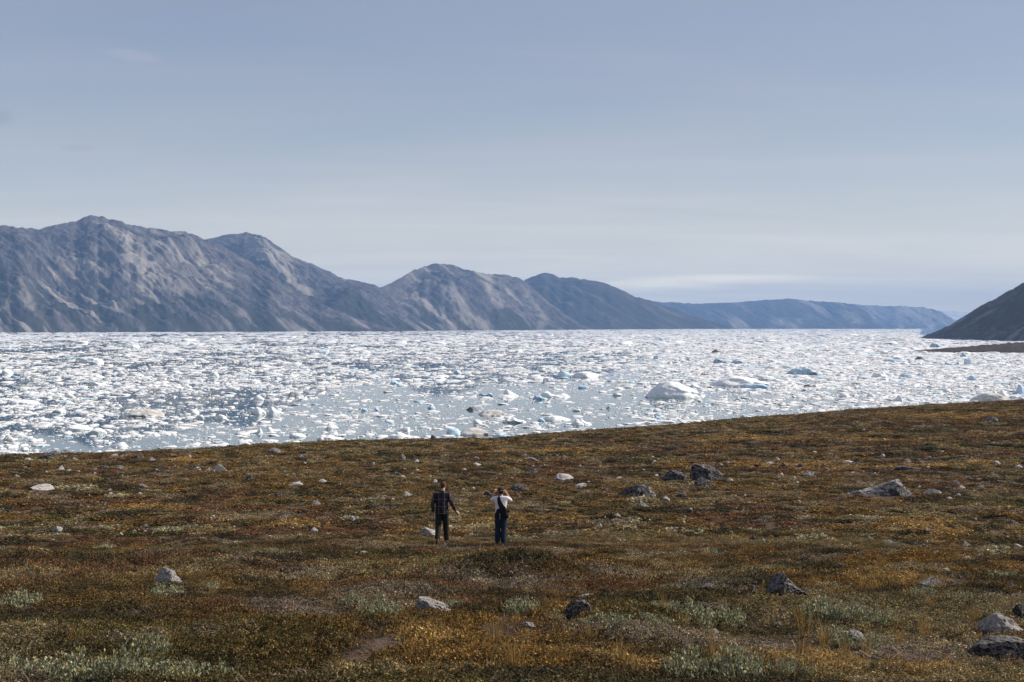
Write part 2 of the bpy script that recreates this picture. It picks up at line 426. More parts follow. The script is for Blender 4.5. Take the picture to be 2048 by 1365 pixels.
mountain("mountain", [(-420, 500), (-300, 470), (-150, 440), (-60, 446), (0, 451), (40, 456), (75, 458.5), (100, 453), (125, 446), (140, 444.5), (160, 440), (182, 431.5), (205, 434.5), (232, 441), (246, 445), (258, 450), (290, 455), (320, 459), (345, 462), (370, 464), (385, 469), (402, 475), (430, 486), (470, 506), (500, 524), (540, 549), (580, 574), (620, 597), (660, 616), (700, 633), (740, 646), (775, 655), (810, 663)],
         [(-420, 6600), (0, 7150), (400, 8000), (810, 8900)], 19, slope=1.45, gully=105, amp=0.15, veg=0.30, tilt=0.95, rows=170, step=1.9, bench=0.05,
         knolls=[(215, 0.75, 50, 0.25, 0.08), (130, 0.55, 60, 0.35, -0.10), (330, 0.62, 70, 0.3, 0.07), (300, 0.25, 60, 0.12, -0.06), (40, 0.45, 40, 0.3, 0.09), (440, 0.75, 25, 0.12, 0.06), (190, 0.2, 40, 0.14, -0.06)],
         streaks=[(200, 0.95, 330, 0.30, 22, 0.95), (235, 0.85, 310, 0.40, 26, 0.7), (300, 0.80, 400, 0.40, 30, 0.5), (385, 0.88, 470, 0.42, 16, 0.95), (290, 0.58, 385, 0.24, 30, 0.8), (440, 0.8, 470, 0.7, 12, 0.8), (30, 0.45, 80, 0.05, 14, 0.5), (5, 0.25, 20, 0.12, 14, 0.8), (90, 0.13, 110, 0.05, 14, 0.7), (180, 0.08, 210, 0.0, 14, 0.7)])
mountain("hill", [(1838, 677.2), (1856, 669), (1875, 662), (1900, 650), (1920, 638), (1945, 622), (1970, 607), (2000, 592), (2020, 581), (2048, 565), (2120, 525), (2250, 470), (2500, 420), (2800, 450)],
         [(1838, 4190), (2048, 3340), (2300, 3000), (2800, 3000)], 91, slope=2.4, gully=55, amp=0.13, veg=0.85, base_alb=(0.115, 0.092, 0.075), light=(0.22, 0.18, 0.15), dark=(0.05, 0.042, 0.037),
         green=(0.075, 0.060, 0.034), tilt=-0.6, rows=110, step=2.4)
def build_spit():
    # a low tongue of land in front of the hill
    px = np.arange(1826, 2420, 3.0); n = len(px)
    near = np.interp(px, [1826, 1860, 1920, 2048, 2420], [2150, 2110, 2060, 1990, 1700])
    far = np.interp(px, [1826, 1860, 1920, 2048, 2420], [2160, 2240, 2330, 2500, 2700])
    top = np.interp(px, [1826, 1845, 1900, 1960, 2048, 2420], [0.1, 1.6, 4.2, 7.5, 12.0, 30.0])
    t = np.linspace(0, 1, 26)
    T, P = np.meshgrid(t, px, indexing="ij")
    D = near[None] + (far - near)[None] * T
    Z = top[None] * np.sin(np.clip(T, 0, 1) * math.pi) ** 0.55 * (0.8 + 0.45 * fbm2(P / 9, T * 5, 4, 5)) - 0.5 * ((T < 0.01) | (T > 0.99))
    X = (P - CX) / FPX * D
    me = mesh_np("spit", np.stack([X, D, Z], -1).reshape(-1, 3), grid_faces(26, n), mats=(ROCK,))
    k = fbm2(X / 14, D / 30, 5, 8)[..., None]
    vcol(me, "albedo", (np.array((0.035, 0.024, 0.014)) * (1 - k) + np.array((0.075, 0.055, 0.040)) * k).reshape(-1, 3))
    tag(link(bpy.data.objects.new("low_headland", me)), kind="structure")
build_spit()
# ------------------------------------------------------------------ scattering by geometry nodes (only for stuff nobody could count)
def scatter(name, P, rot, scl, tint, vid, variants, label, cat):
    me = bpy.data.meshes.new(name); n = len(P)
    me.vertices.add(n); me.vertices.foreach_set("co", np.ascontiguousarray(P, np.float32).ravel())
    for nm, typ, arr, key in (("rot", "FLOAT_VECTOR", rot, "vector"), ("scl", "FLOAT_VECTOR", scl, "vector"), ("vid", "INT", vid, "value")):
        a = me.attributes.new(nm, typ, "POINT"); a.data.foreach_set(key, np.ascontiguousarray(arr, np.int32 if typ == "INT" else np.float32).ravel())
    vcol(me, "tint", tint)
    col = bpy.data.collections.new(name + "_pieces")
    for v in variants: col.objects.link(v)
    ng = bpy.data.node_groups.new(name + "_scatter", "GeometryNodeTree")
    ng.interface.new_socket("Geometry", in_out="INPUT", socket_type="NodeSocketGeometry")
    ng.interface.new_socket("Geometry", in_out="OUTPUT", socket_type="NodeSocketGeometry")
    gi, go = ng.nodes.new("NodeGroupInput"), ng.nodes.new("NodeGroupOutput")
    ip = ng.nodes.new("GeometryNodeInstanceOnPoints"); ci = ng.nodes.new("GeometryNodeCollectionInfo")
    ci.inputs["Collection"].default_value = col; ci.inputs["Separate Children"].default_value = True; ci.inputs["Reset Children"].default_value = True
    ip.inputs["Pick Instance"].default_value = True
    def na(nm, typ):
        x = ng.nodes.new("GeometryNodeInputNamedAttribute"); x.data_type = typ; x.inputs["Name"].default_value = nm
        return x.outputs["Attribute"]
    L = ng.links.new
    L(gi.outputs[0], ip.inputs["Points"]); L(ci.outputs[0], ip.inputs["Instance"])
    L(na("vid", "INT"), ip.inputs["Instance Index"]); L(na("rot", "FLOAT_VECTOR"), ip.inputs["Rotation"]); L(na("scl", "FLOAT_VECTOR"), ip.inputs["Scale"])
    L(ip.outputs[0], go.inputs[0])
    o = link(bpy.data.objects.new(name, me)); o.modifiers.new("scatter", "NODES").node_group = ng
    return tag(o, label, cat, kind="stuff")
def piece(name, me): return bpy.data.objects.new(name, me)

# ------------------------------------------------------------------ stones and ice: faceted, weathered solids
_ico = {}
def ico(sub):
    if sub not in _ico:
        bm = bmesh.new(); bmesh.ops.create_icosphere(bm, subdivisions=sub, radius=1.0)
        _ico[sub] = (np.array([v.co[:] for v in bm.verts]), np.array([[v.index for v in f.verts] for f in bm.faces])); bm.free()
    return _ico[sub]
def solid(seed, sub=3, cuts=9, lo=0.62, rough=0.10, freq=2.2, prof=None, crag=0.0, square=0.0, top=None, steep=None):
    """unit solid: x, y in -1..1, z up to 1; a ball cut by random planes, roughened, its height following prof along x"""
    rs = np.random.RandomState(seed)
    n, f = ico(sub)
    r = np.ones(len(n))
    if square: r = 1 / np.maximum.reduce([np.abs(n[:, 0]), np.abs(n[:, 1]), np.abs(n[:, 2])]) * square + (1 - square)
    for _ in range(cuts):
        d = rs.normal(size=3); d /= np.linalg.norm(d)
        dt = n @ d; lim = rs.uniform(lo, 0.97)
        r = np.where(dt > 0.05, np.minimum(r, lim / np.maximum(dt, 0.05)), r)
    r = r * (1 + rough * 2 * (fbm3(n * freq + seed, 4, seed) - 0.5))
    if sub >= 5: r = r * (1 + 0.10 * (fbm3(n * 6.5 + seed, 4, seed + 3) - 0.5) - 0.10 * np.abs(fbm3(n * 3.7 + seed, 2, seed + 5) - 0.5))
    if crag: r = r * (1 - crag * np.abs(2 * fbm3(n * freq * 1.6 + seed * 3, 3, seed + 7) - 1) * 2)
    p = n * r[:, None]
    p[:, 0] /= np.abs(p[:, 0]).max(); p[:, 1] /= np.abs(p[:, 1]).max()
    z = p[:, 2] / p[:, 2].max()
    if top is not None: z = np.minimum(z, top) / top
    if steep: z = np.sign(z) * np.abs(z) ** steep
    if prof is not None:
        z = np.where(z > 0, z * np.interp(p[:, 0], np.linspace(-1, 1, len(prof)), prof), z)
    p[:, 2] = z
    return p, f
def solid_mesh(name, m, size=(1, 1, 1), flat=False, **k):
    p, f = solid(**k)
    p = p * np.array(size); p[:, 2] = np.where(p[:, 2] < 0, p[:, 2] * 0.5, p[:, 2])
    return mesh_np(name, p, f, not flat, (m,))

# ------------------------------------------------------------------ ice on the fjord
def ice_mat(name, base, blue, amt, tinted=False):
    m = mat(name, base, 0.6, 0.3); t = NT(m)
    n = t.noise(0.16, 6, 0.6, t.coord())
    c = t.mix(t.rng(n, 0.42, 0.66, 0.0, amt), base, blue)
    if tinted: c = t.mix(1.0, c, t.attr("tint", "INSTANCER"), "MULTIPLY")
    t.base(c); t.bump(t.noise(0.9, 6, 0.65, t.coord()), 0.5, 0.6)
    return m
ICE = ice_mat("glacier_ice", (0.88, 0.87, 0.85), (0.62, 0.74, 0.82), 0.4)
ICE_BLUE = ice_mat("blue_glacier_ice", (0.58, 0.70, 0.80), (0.30, 0.48, 0.62), 0.9)
ICE_DIRTY = ice_mat("silty_glacier_ice", (0.66, 0.64, 0.60), (0.30, 0.26, 0.22), 0.85)
ICE_DARK = ice_mat("moraine_covered_ice", (0.12, 0.10, 0.085), (0.28, 0.25, 0.22), 0.6)
ICE_BRASH = ice_mat("brash_ice_white", (0.85, 0.84, 0.82), (0.70, 0.76, 0.80), 0.6, True)
IMAT = {"w": ICE, "b": ICE_BLUE, "d": ICE_DIRTY, "k": ICE_DARK}
def sea(px, py):
    d = EYE * FPX / (py - HY)
    return (px - CX) / FPX * d, d
PROF = {"dome": [.25, .62, .88, 1, .97, .9, .75, .6, .3], "wedge": [.2, .95, 1, .8, .66, .52, .4, .3, .15], "ridge": [.25, .6, 1, .8, .92, .55, .45, .5, .2],
        "block": [.85, 1, 1, .98, .97, .95, .97, .93, .85], "flat": [.5, .9, 1, 1, .95, .9, .8, .7, .4], "twin": [.5, 1, .9, .45, .35, .4, .75, .7, .3],
        "rise": [.15, .25, .35, .5, .7, .9, 1, .85, .3], "spire": [.2, .3, .45, .6, 1, .95, .5, .3, .15]}
# (px, py of the waterline, width px, height px, shape, ice, depth/width, label)
BERGS = [
 (1352, 797, 122, 36, "dome", "w", .7, "largest iceberg, a white rounded hump mirrored in calm water"),
 (1500, 775, 130, 20, "dome", "w", 1.6, "broad low white iceberg with a snowy domed top beside the largest hump"),
 (1513, 778, 62, 10, "block", "b", .4, "blue wall of ice along the front of the broad low iceberg"),
 (1546, 764, 62, 14, "wedge", "w", .8, "crumbly white ice wedge behind the broad low iceberg"),
 (1617, 751, 84, 20, "ridge", "b", .8, "jagged bluish iceberg with a tail, beyond the broad low iceberg"),
 (1448, 727, 42, 11, "wedge", "b", .8, "bluish wedge of ice beyond the largest hump, with a lower piece beside it"),
 (1482, 728, 40, 9, "ridge", "b", .8, "smaller bluish ice piece touching the blue wedge beyond the largest hump"),
 (1432, 706, 28, 7, "spire", "k", .8, "dark rock-strewn ice mound far behind the largest hump"),
 (1128, 757, 34, 17, "dome", "b", .8, "blue-faced iceberg at the edge of the dark mirrored mountains"),
 (1178, 756, 66, 11, "flat", "w", 1.2, "long low white floe tailing off the blue-faced iceberg"),
 (907, 872, 30, 15, "block", "b", .9, "blue block of ice close to the shore, white slab attached"),
 (948, 872, 62, 14, "dome", "d", 1.2, "off-white ice hump beside the blue block close to the shore"),
 (1004, 879, 44, 9, "flat", "b", .8, "low blue slab of ice just above the heath skyline"),
 (970, 793, 34, 10, "twin", "b", .8, "two-humped blue ice chunk beside a white curling iceberg"),
 (1022, 794, 36, 16, "wedge", "w", .8, "white curling iceberg with a shaded hollow, mid fjord"),
 (1010, 797, 44, 6, "flat", "w", 1.4, "flat white shelf between two small icebergs mid fjord"),
 (1080, 800, 34, 10, "ridge", "b", .8, "fluted blue ice lump in front of a white arched iceberg"),
 (1112, 796, 62, 15, "twin", "w", .8, "white arched iceberg with a low saddle, mid fjord"),
 (945, 821, 28, 7, "dome", "k", .7, "dark brown dirt-covered floe shaped like a loaf"),
 (985, 833, 64, 12, "dome", "d", 1.2, "silty cream ice mound beside the brown floe"),
 (1028, 847, 50, 13, "ridge", "w", 1.0, "white rough ice piece nearer than the silty cream mound"),
 (1082, 844, 18, 9, "dome", "b", .8, "small blue ice lump at the end of a long white floe"),
 (1116, 843, 56, 9, "flat", "w", 1.3, "long white floe with a small blue lump at its end"),
 (1165, 852, 46, 14, "ridge", "w", 1.0, "rubbly white ice heap near the heath skyline right of centre"),
 (1218, 818, 14, 8, "spire", "b", .8, "small pointed dark-blue ice tooth, centre right water"),
 (1165, 777, 22, 7, "block", "b", .8, "small blocky blue ice piece left of the largest hump"),
 (790, 770, 34, 10, "ridge", "b", .8, "blue ridged ice piece where the mirrored mountain ends"),
 (728, 823, 15, 7, "dome", "b", .8, "small teal ice lump, the left one of two"),
 (752, 822, 15, 8, "spire", "b", .8, "small teal ice lump, the right one of two"),
 (862, 818, 20, 10, "spire", "b", .8, "dark teal jagged ice piece facing the silty mound"),
 (800, 880, 78, 13, "ridge", "w", .9, "long white rubbly floe right on the heath skyline, left of the blue block"),
 (1995, 806, 84, 21, "dome", "d", .9, "grey-streaked iceberg rising behind the heath at the far right"),
 (1992, 797, 20, 16, "dome", "w", .8, "pale ice knob behind the grey-streaked iceberg, left one"),
 (2010, 796, 20, 17, "dome", "w", .8, "pale ice knob behind the grey-streaked iceberg, right one"),
 (2044, 790, 34, 22, "spire", "b", .9, "shaded blue iceberg at the right edge of the frame"),
 (1938, 731, 16, 14, "block", "b", .8, "tall blue cube of ice below the dark headland"),
 (1900, 731, 20, 9, "wedge", "b", .8, "blue tilted ice piece left of the tall blue cube"),
 (1876, 728, 18, 7, "wedge", "b", .8, "low blue ice wedge farthest left of the pieces below the headland"),
 (1917, 730, 12, 8, "spire", "w", .8, "small white ice peak beside the tall blue cube"),
 (1929, 714, 18, 10, "spire", "b", .8, "jagged white and blue spire hard against the headland"),
 (1873, 695, 21, 9, "block", "b", .8, "square pale-blue iceberg between the headland and the dark hill"),
 (1843, 721, 24, 8, "dome", "k", .8, "dark debris-topped ice mound off the tip of the headland"),
 (1789, 724, 42, 6, "flat", "b", .8, "long low bluish floe off the tip of the headland"),
 (1762, 756, 36, 12, "ridge", "w", .8, "white crested ice piece, mid right water"),
 (1815, 755, 30, 7, "flat", "b", .8, "low bluish floe beside the white crested piece"),
 (1804, 759, 16, 6, "wedge", "b", .8, "small dark-blue ice fin in front of the low bluish floe"),
 (1845, 752, 20, 7, "wedge", "b", .8, "small blue-grey ice wedge below the headland"),
 (1948, 762, 22, 11, "dome", "b", .8, "rounded blue-grey ice lump in the right-hand water"),
 (1745, 795, 20, 11, "ridge", "w", .8, "white and blue broken ice cake near the right skyline"),
 (1692, 795, 26, 10, "ridge", "w", .8, "frosty broken ice cake left of its look-alike near the right skyline"),
 (1800, 803, 24, 14, "spire", "w", .8, "white pinnacled ice piece just above the right heath skyline"),
 (1923, 796, 20, 6, "flat", "b", .8, "turquoise flat floe in the right-hand water"),
 (1612, 783, 18, 7, "wedge", "b", .8, "turquoise ice chip at the tail of the broad low iceberg"),
 (1619, 775, 26, 7, "ridge", "k", .8, "dirty black-speckled ice at the tail of the broad low iceberg"),
 (1421, 777, 12, 4, "dome", "k", .8, "dark lump floating between the two largest icebergs"),
 (1312, 719, 11, 8, "block", "b", .8, "small blue cube of ice at the mirror edge, left one"),
 (1377, 722, 12, 8, "spire", "b", .8, "small blue ice cube far behind the largest hump, right one"),
 (1357, 745, 20, 5, "twin", "b", .8, "small flat blue ice pair behind the largest hump"),
 (1316, 838, 16, 8, "wedge", "b", .8, "blue-grey ice wedge below the largest hump's mirror image"),
 (1495, 836, 26, 8, "wedge", "w", .8, "white floe with a shaded snout near the right heath skyline"),
 (514, 830, 34, 16, "dome", "w", .9, "white rounded ice dome with a bulge, at the dark water's lower edge"),
 (545, 832, 26, 18, "dome", "w", .9, "frosted round ice boulder beside the white dome"),
 (440, 839, 25, 10, "dome", "w", .9, "smooth oval white floe in the darkest open water"),
 (516, 868, 16, 14, "rise", "w", .9, "white scooped ice piece with a pointed end"),
 (538, 865, 16, 12, "dome", "w", .9, "small egg-shaped white ice beside the scooped piece"),
 (515, 802, 26, 12, "dome", "w", .9, "pale lilac-shaded ice dome in the dark mirrored water"),
 (587, 793, 34, 11, "dome", "d", 1.0, "creamy iceberg with a dark-blue notch at the mirror edge"),
 (598, 793, 20, 6, "wedge", "b", .8, "dark-blue ice notch at the foot of the creamy iceberg"),
 (423, 754, 28, 13, "rise", "w", .9, "small white berg with a turquoise flank, mid-left water"),
 (176, 728, 52, 12, "block", "w", .8, "long tabular white iceberg far out below the highest peak"),
 (192, 772, 44, 11, "wedge", "w", .9, "white wedge with a lilac shaded nose, left water"),
 (10, 748, 26, 10, "dome", "w", .9, "white oval floe cut by the left frame edge"),
 (28, 756, 20, 6, "wedge", "b", .8, "turquoise low ice piece near the left frame edge"),
 (115, 826, 30, 9, "dome", "w", 1.0, "white humped floe, left water, third of the frame height up"),
 (280, 835, 76, 14, "flat", "d", 1.3, "large cream-brown silty floe in the left water"),
 (150, 862, 54, 10, "flat", "w", 1.2, "large white floe shaped like a loaf, lower left water"),
 (190, 870, 36, 13, "dome", "w", 1.0, "white lumpy floe where the peak's mirror image ends"),
 (12, 884, 24, 14, "dome", "d", 1.0, "grey-white iceberg at the left edge above the heath"),
 (230, 896, 40, 12, "rise", "w", 1.0, "white ice hump just above the left heath skyline"),
 (35, 810, 66, 8, "flat", "w", 1.2, "very long low white floe by the left edge"),
 (485, 697, 24, 7, "wedge", "b", .8, "blue wedge of ice far out in the left fjord"),
 (645, 706, 24, 5, "flat", "b", .8, "thin dark-blue slab far out, centre left"),
 (915, 748, 18, 8, "dome", "b", .8, "blue ice lump amid the dark mirrored mountains, centre"),
 (1318, 692, 20, 6, "wedge", "b", .8, "bluish chunk just where the dark mirror narrows"),
 (655, 882, 60, 12, "ridge", "w", 1.0, "white wave-shaped floe low in the water, centre left"),
 (590, 876, 40, 8, "flat", "w", 1.0, "white flat floe above the heath, centre left"),
]
BERG_DISC = []
for i, (x, y, w, h, shp, im, dr, lab) in enumerate(BERGS):
    X, D = sea(x, y); W, H = w * D / FPX, h * D / FPX
    dep = W * dr
    big = w > 40
    me = solid_mesh("iceberg", IMAT[im], (W / 2, dep / 2, H), seed=(300 + i * 7) if i else 4242, sub=5 if big else 4, cuts=(6 if i == 0 else 12) if shp != "flat" else 7, lo=(0.78 if i == 0 else 0.62) if shp != "block" else 0.78,
                    rough=0.10 if shp == "flat" else 0.15, freq=2.6, prof=PROF[shp], crag=0.10 if shp in ("ridge", "spire", "wedge") else 0.05, square=0.35 if shp == "block" else 0.0,
                    top=0.82 if shp in ("block", "flat") else None, steep=0.62 if h >= 8 else 0.8)
    o = link(bpy.data.objects.new("iceberg" if h >= 8 else "ice_floe", me))
    o.location = (X, D + dep * 0.5, -0.06 * H)
    tag(o, lab, "iceberg" if h >= 8 else "ice floe")
    BERG_DISC.append((X, D + dep * 0.5, W / 2, dep / 2))
BERG_DISC = np.array(BERG_DISC)

RS = np.random.RandomState(5)
def ice_density(X, Y):
    """share of the surface covered, drifting in bands and pools"""
    px, py = project(np.stack([X, Y, np.zeros_like(X)], -1))
    L = np.log(np.maximum(Y, 1))
    n = fbm2(px / 150.0, L * 9.0, 4, 71)
    n2 = fbm2(px / 420.0 + 7, L * 7.0, 3, 72)
    d = 0.58 + 1.2 * (n - 0.5) + 1.1 * (n2 - 0.5)
    n3 = fbm2(px / 26.0 + 3, L * 42.0, 3, 73); d = d * (0.25 + 1.5 * smooth(0.38, 0.60, n3))
    d = d + 0.25 * np.exp(-((py - 699 - (px - 700) * -0.006) / 4.0) ** 2) * smooth(150, 420, px)         # a packed white band far out
    d = d + 0.42 * smooth(1100, 1650, px + (700 - py) * 3) * smooth(810, 750, py)                         # close pack towards the glacier
    d = d + 0.15 * smooth(680, 668, py)
    d = d - 0.16 * smooth(800, 870, py) * smooth(1500, 1200, px)
    d = d - 0.45 * np.exp(-(((px - 450) / 90) ** 2 + ((py - 846) / 12) ** 2)) - 0.2 * np.exp(-(((px - 180) / 120) ** 2 + ((py - 890) / 14) ** 2))
    d = np.clip(d, 0.12, 1.3) * (0.46 + 0.75 * smooth(1000, 1500, px + (700 - py) * 2.0) * smooth(840, 760, py) + 0.18 * smooth(715, 680, py))
    edge = np.interp(px, [0, 200, 390, 560, 700, 900, 1100, 1250, 1400], [868, 890, 855, 822, 765, 775, 752, 715, 695])
    d = d * (1 - 0.50 * smooth(-4, 14, py - edge) * smooth(1420, 1150, px))               # open calm water outside the pack
    return np.clip(d, 0.05, 1.0)
def floe_height(S, Y, rs):
    h = np.clip(0.26 * S ** 0.75, 0.05, 2.6) * rs.uniform(0.45, 1.5, len(S)) * np.where(rs.uniform(size=len(S)) < 0.05, 2.2, 1.0)
    return h * np.interp(Y, [400, 1500, 8000], [1.0, 0.8, 0.5])
def floe_points(r0, r1, unit, cover):
    """floes between two distances; unit = typical half width in metres; cover = how much of the view they fill where the pack is closed"""
    def sizes(n): return unit * np.clip(RS.pareto(1.6, n) * 0.50 + 0.30, 0.30, 10.0)
    ym = (r0 + r1) / 2; dep = EYE / ym
    t = sizes(20000); ht = floe_height(t, np.full(20000, ym), RS)
    each = float(np.mean(2 * t * 0.8 * (1.1 * t * dep + 1.4 * ht)))
    n = int(cover * 0.40 * (r1 * r1 - r0 * r0) * dep / each)
    y = np.sqrt(RS.uniform(r0 * r0, r1 * r1, n)); x = y * RS.uniform(-0.40, 0.40, n)
    keep = RS.uniform(size=n) < ice_density(x, y)
    return x[keep], y[keep], sizes(int(keep.sum()))
parts = [floe_points(a, b, u, f) for a, b, u, f in
         ((395, 520, 0.27, 4.6), (520, 700, 0.31, 4.7), (700, 950, 0.38, 5.0), (950, 1300, 0.51, 5.4), (1300, 1900, 0.75, 5.6), (1900, 2900, 1.2, 5.6),
          (2900, 4600, 2.1, 5.2), (4600, 7600, 3.9, 4.8), (7600, 13500, 8.0, 4.4))]
X = np.concatenate([p[0] for p in parts]); Y = np.concatenate([p[1] for p in parts]); S = np.concatenate([p[2] for p in parts])
qx, qy = project(np.stack([X, Y, np.zeros_like(X)], -1))
# not under the headland, the hill or inside an iceberg
land = ((qx > 1826) & (Y > np.interp(qx, [1826, 1860, 1920, 2048, 2420], [2145, 2105, 2055, 1985, 1690])) & (Y < np.interp(qx, [1826, 1860, 1920, 2048, 2420], [2165, 2245, 2335, 2505, 2705])))
land |= (qx > 1838) & (Y > np.interp(qx, [1838, 2048, 2300], [4190, 3340, 3000]))
land |= Y > np.interp(qx, [-420, 0, 400, 810, 1000, 1185, 1472, 1785], [6600, 7150, 8000, 8900, 10300, 11500, 14200, 16500])
inside = np.zeros(len(X), bool)
for bx, by, bw, bd in BERG_DISC:
    inside |= ((X - bx) / (bw + S * 0.7)) ** 2 + ((Y - by) / (bd + S * 0.5)) ** 2 < 1
ok = ~(land | inside); X, Y, S, qx, qy = X[ok], Y[ok], S[ok], qx[ok], qy[ok]
hh = floe_height(S, Y, RS)
asp = RS.uniform(0.55, 1.0, len(X)); yaw = RS.uniform(0, math.tau, len(X))
vid = RS.randint(0, 10, len(X))
g = RS.uniform(0.90, 1.0, len(X))[:, None] * np.ones((1, 3))
u = RS.uniform(size=len(X))
g[u < 0.04] *= np.array((0.62, 0.84, 0.95)); g[(u > 0.04) & (u < 0.065)] *= np.array((0.95, 0.88, 0.80)); g[(u > 0.12) & (u < 0.128) & (S / Y < 0.0016)] *= np.array((0.30, 0.26, 0.24))
floe_var = []
for v in range(10):
    floe_var.append(solid_mesh("floe", ICE_BRASH, (1, 1, 1), seed=900 + v, sub=3, cuts=13, lo=0.50, rough=0.16, freq=2.4, prof=[PROF["flat"], PROF["dome"], PROF["flat"], PROF["ridge"], PROF["flat"]][v % 5], crag=0.10, top=0.7 if v % 5 in (0, 2, 4) else None))
# the 210 floes that show largest are things of their own, the rest is a mass
show = S * hh ** 0.5 / Y * ((qx > 0) & (qx < 2048) & (qy < np.interp(qx, BROW_PX, BROW_PY)))
order = np.argsort(-show); lead = order[:210]; rest = order[210:]
zones = [(0, 110, "at the left edge of the fjord"), (110, 260, "straight below the highest peak"), (260, 400, "below the slope between the two left peaks"), (400, 560, "below the second, rounded peak"), (560, 720, "below the first saddle"),
         (720, 860, "behind the plaid-shirted man, to his left"), (860, 980, "straight behind the plaid-shirted man"), (980, 1100, "straight behind the white T-shirt"), (1100, 1240, "left of the largest ice hump"), (1240, 1420, "around the largest ice hump"),
         (1420, 1600, "around the broad low iceberg"), (1600, 1760, "between the broad low iceberg and the headland"), (1760, 1910, "off the tip of the dark headland"), (1910, 2048, "at the right edge below the headland")]
for i in lead:
    tone = "white"; cidx = ICE
    if g[i, 0] < 0.7 and g[i, 2] > 0.8: tone, cidx = "blue", ICE_BLUE
    elif g[i, 2] < 0.82 * g[i, 0] + 0.02 and g[i, 0] > 0.6: tone, cidx = "creamy", ICE_DIRTY
    elif g[i, 0] < 0.4: tone, cidx = "dark silty", ICE_DARK
    o = link(bpy.data.objects.new("ice_floe", floe_var[vid[i]]))
    o.location = (X[i], Y[i], 0.0); o.rotation_euler = (0, 0, yaw[i]); o.scale = (S[i], S[i] * asp[i], hh[i])
    if tone != "white":
        o.material_slots[0].link = "OBJECT"; o.material_slots[0].material = cidx
    else:
        o.material_slots[0].link = "OBJECT"; o.material_slots[0].material = ICE
    z = next((t for a, b, t in zones if a <= qx[i] < b), zones[-1][2])
    far = "near-shore" if qy[i] > 850 else ("nearer" if qy[i] > 800 else ("midway" if qy[i] > 760 else ("farther" if qy[i] > 715 else "farthest")))
    size = "long" if S[i] / Y[i] * FPX > 11 else "small"
    tag(o, f"{size} {far} {tone} floe {z}", "ice floe", f"{size} {far} {tone} floes {z}")
i = rest
scatter("brash_ice", np.stack([X[i], Y[i], 0 * X[i]], -1), np.stack([0 * yaw[i], 0 * yaw[i], yaw[i]], -1), np.stack([S[i], S[i] * asp[i], hh[i]], -1), g[i], vid[i],
        [piece("floe", m) for m in floe_var], "close-packed small white brash ice covering the fjord", "brash ice")

# ------------------------------------------------------------------ boulders and stones on the slope
def granite(name, pale, mid, dark, lichen):
    m = mat(name, mid, 0.92, 0.15); t = NT(m); co = t.coord()
    c = t.ramp(t.noise(2.6, 8, 0.68, co), [(0.30, dark), (0.46, mid), (0.62, pale), (0.8, pale)])
    spots = t.rng(t.noise(6.5, 12, 0.82, co, 0.5), 0.50 - lichen * 0.22, 0.57 - lichen * 0.2, 0, 1)
    c = t.mix(spots, c, (0.028, 0.027, 0.028))
    fine = t.rng(t.noise(38, 4, 0.7, co), 0.3, 0.7, 0.65, 1.3)
    v = t.n("ShaderNodeVectorMath", operation="SCALE"); t.l(c, v.inputs[0]); t.l(fine, v.inputs["Scale"]); t.base(v.outputs[0])
    t.bump(t.noise(11, 9, 0.68, co), 0.9, 0.10)
    return m
G_PALE = granite("pale_granite", (0.72, 0.66, 0.61), (0.60, 0.545, 0.50), (0.27, 0.245, 0.23), -0.13)
G_GREY = granite("grey_granite", (0.54, 0.50, 0.47), (0.36, 0.33, 0.31), (0.14, 0.13, 0.122), 0.15)
G_DARK = granite("lichen_black_granite", (0.42, 0.39, 0.36), (0.17, 0.158, 0.148), (0.055, 0.052, 0.05), 0.25)
GM = {"p": G_PALE, "g": G_GREY, "d": G_DARK}
RP = {"r": [.35, .7, .95, 1, .92, .8, .4], "l": [.55, 1, .92, .7, .5, .34, .15], "t": [.15, .34, .5, .7, .92, 1, .6], "f": [.6, .9, 1, 1, .95, .85, .5], "b": [.75, .95, 1, 1, 1, .95, .8],
      "long": [.22, .36, .40, .56, .80, 1.0, .92, .62]}
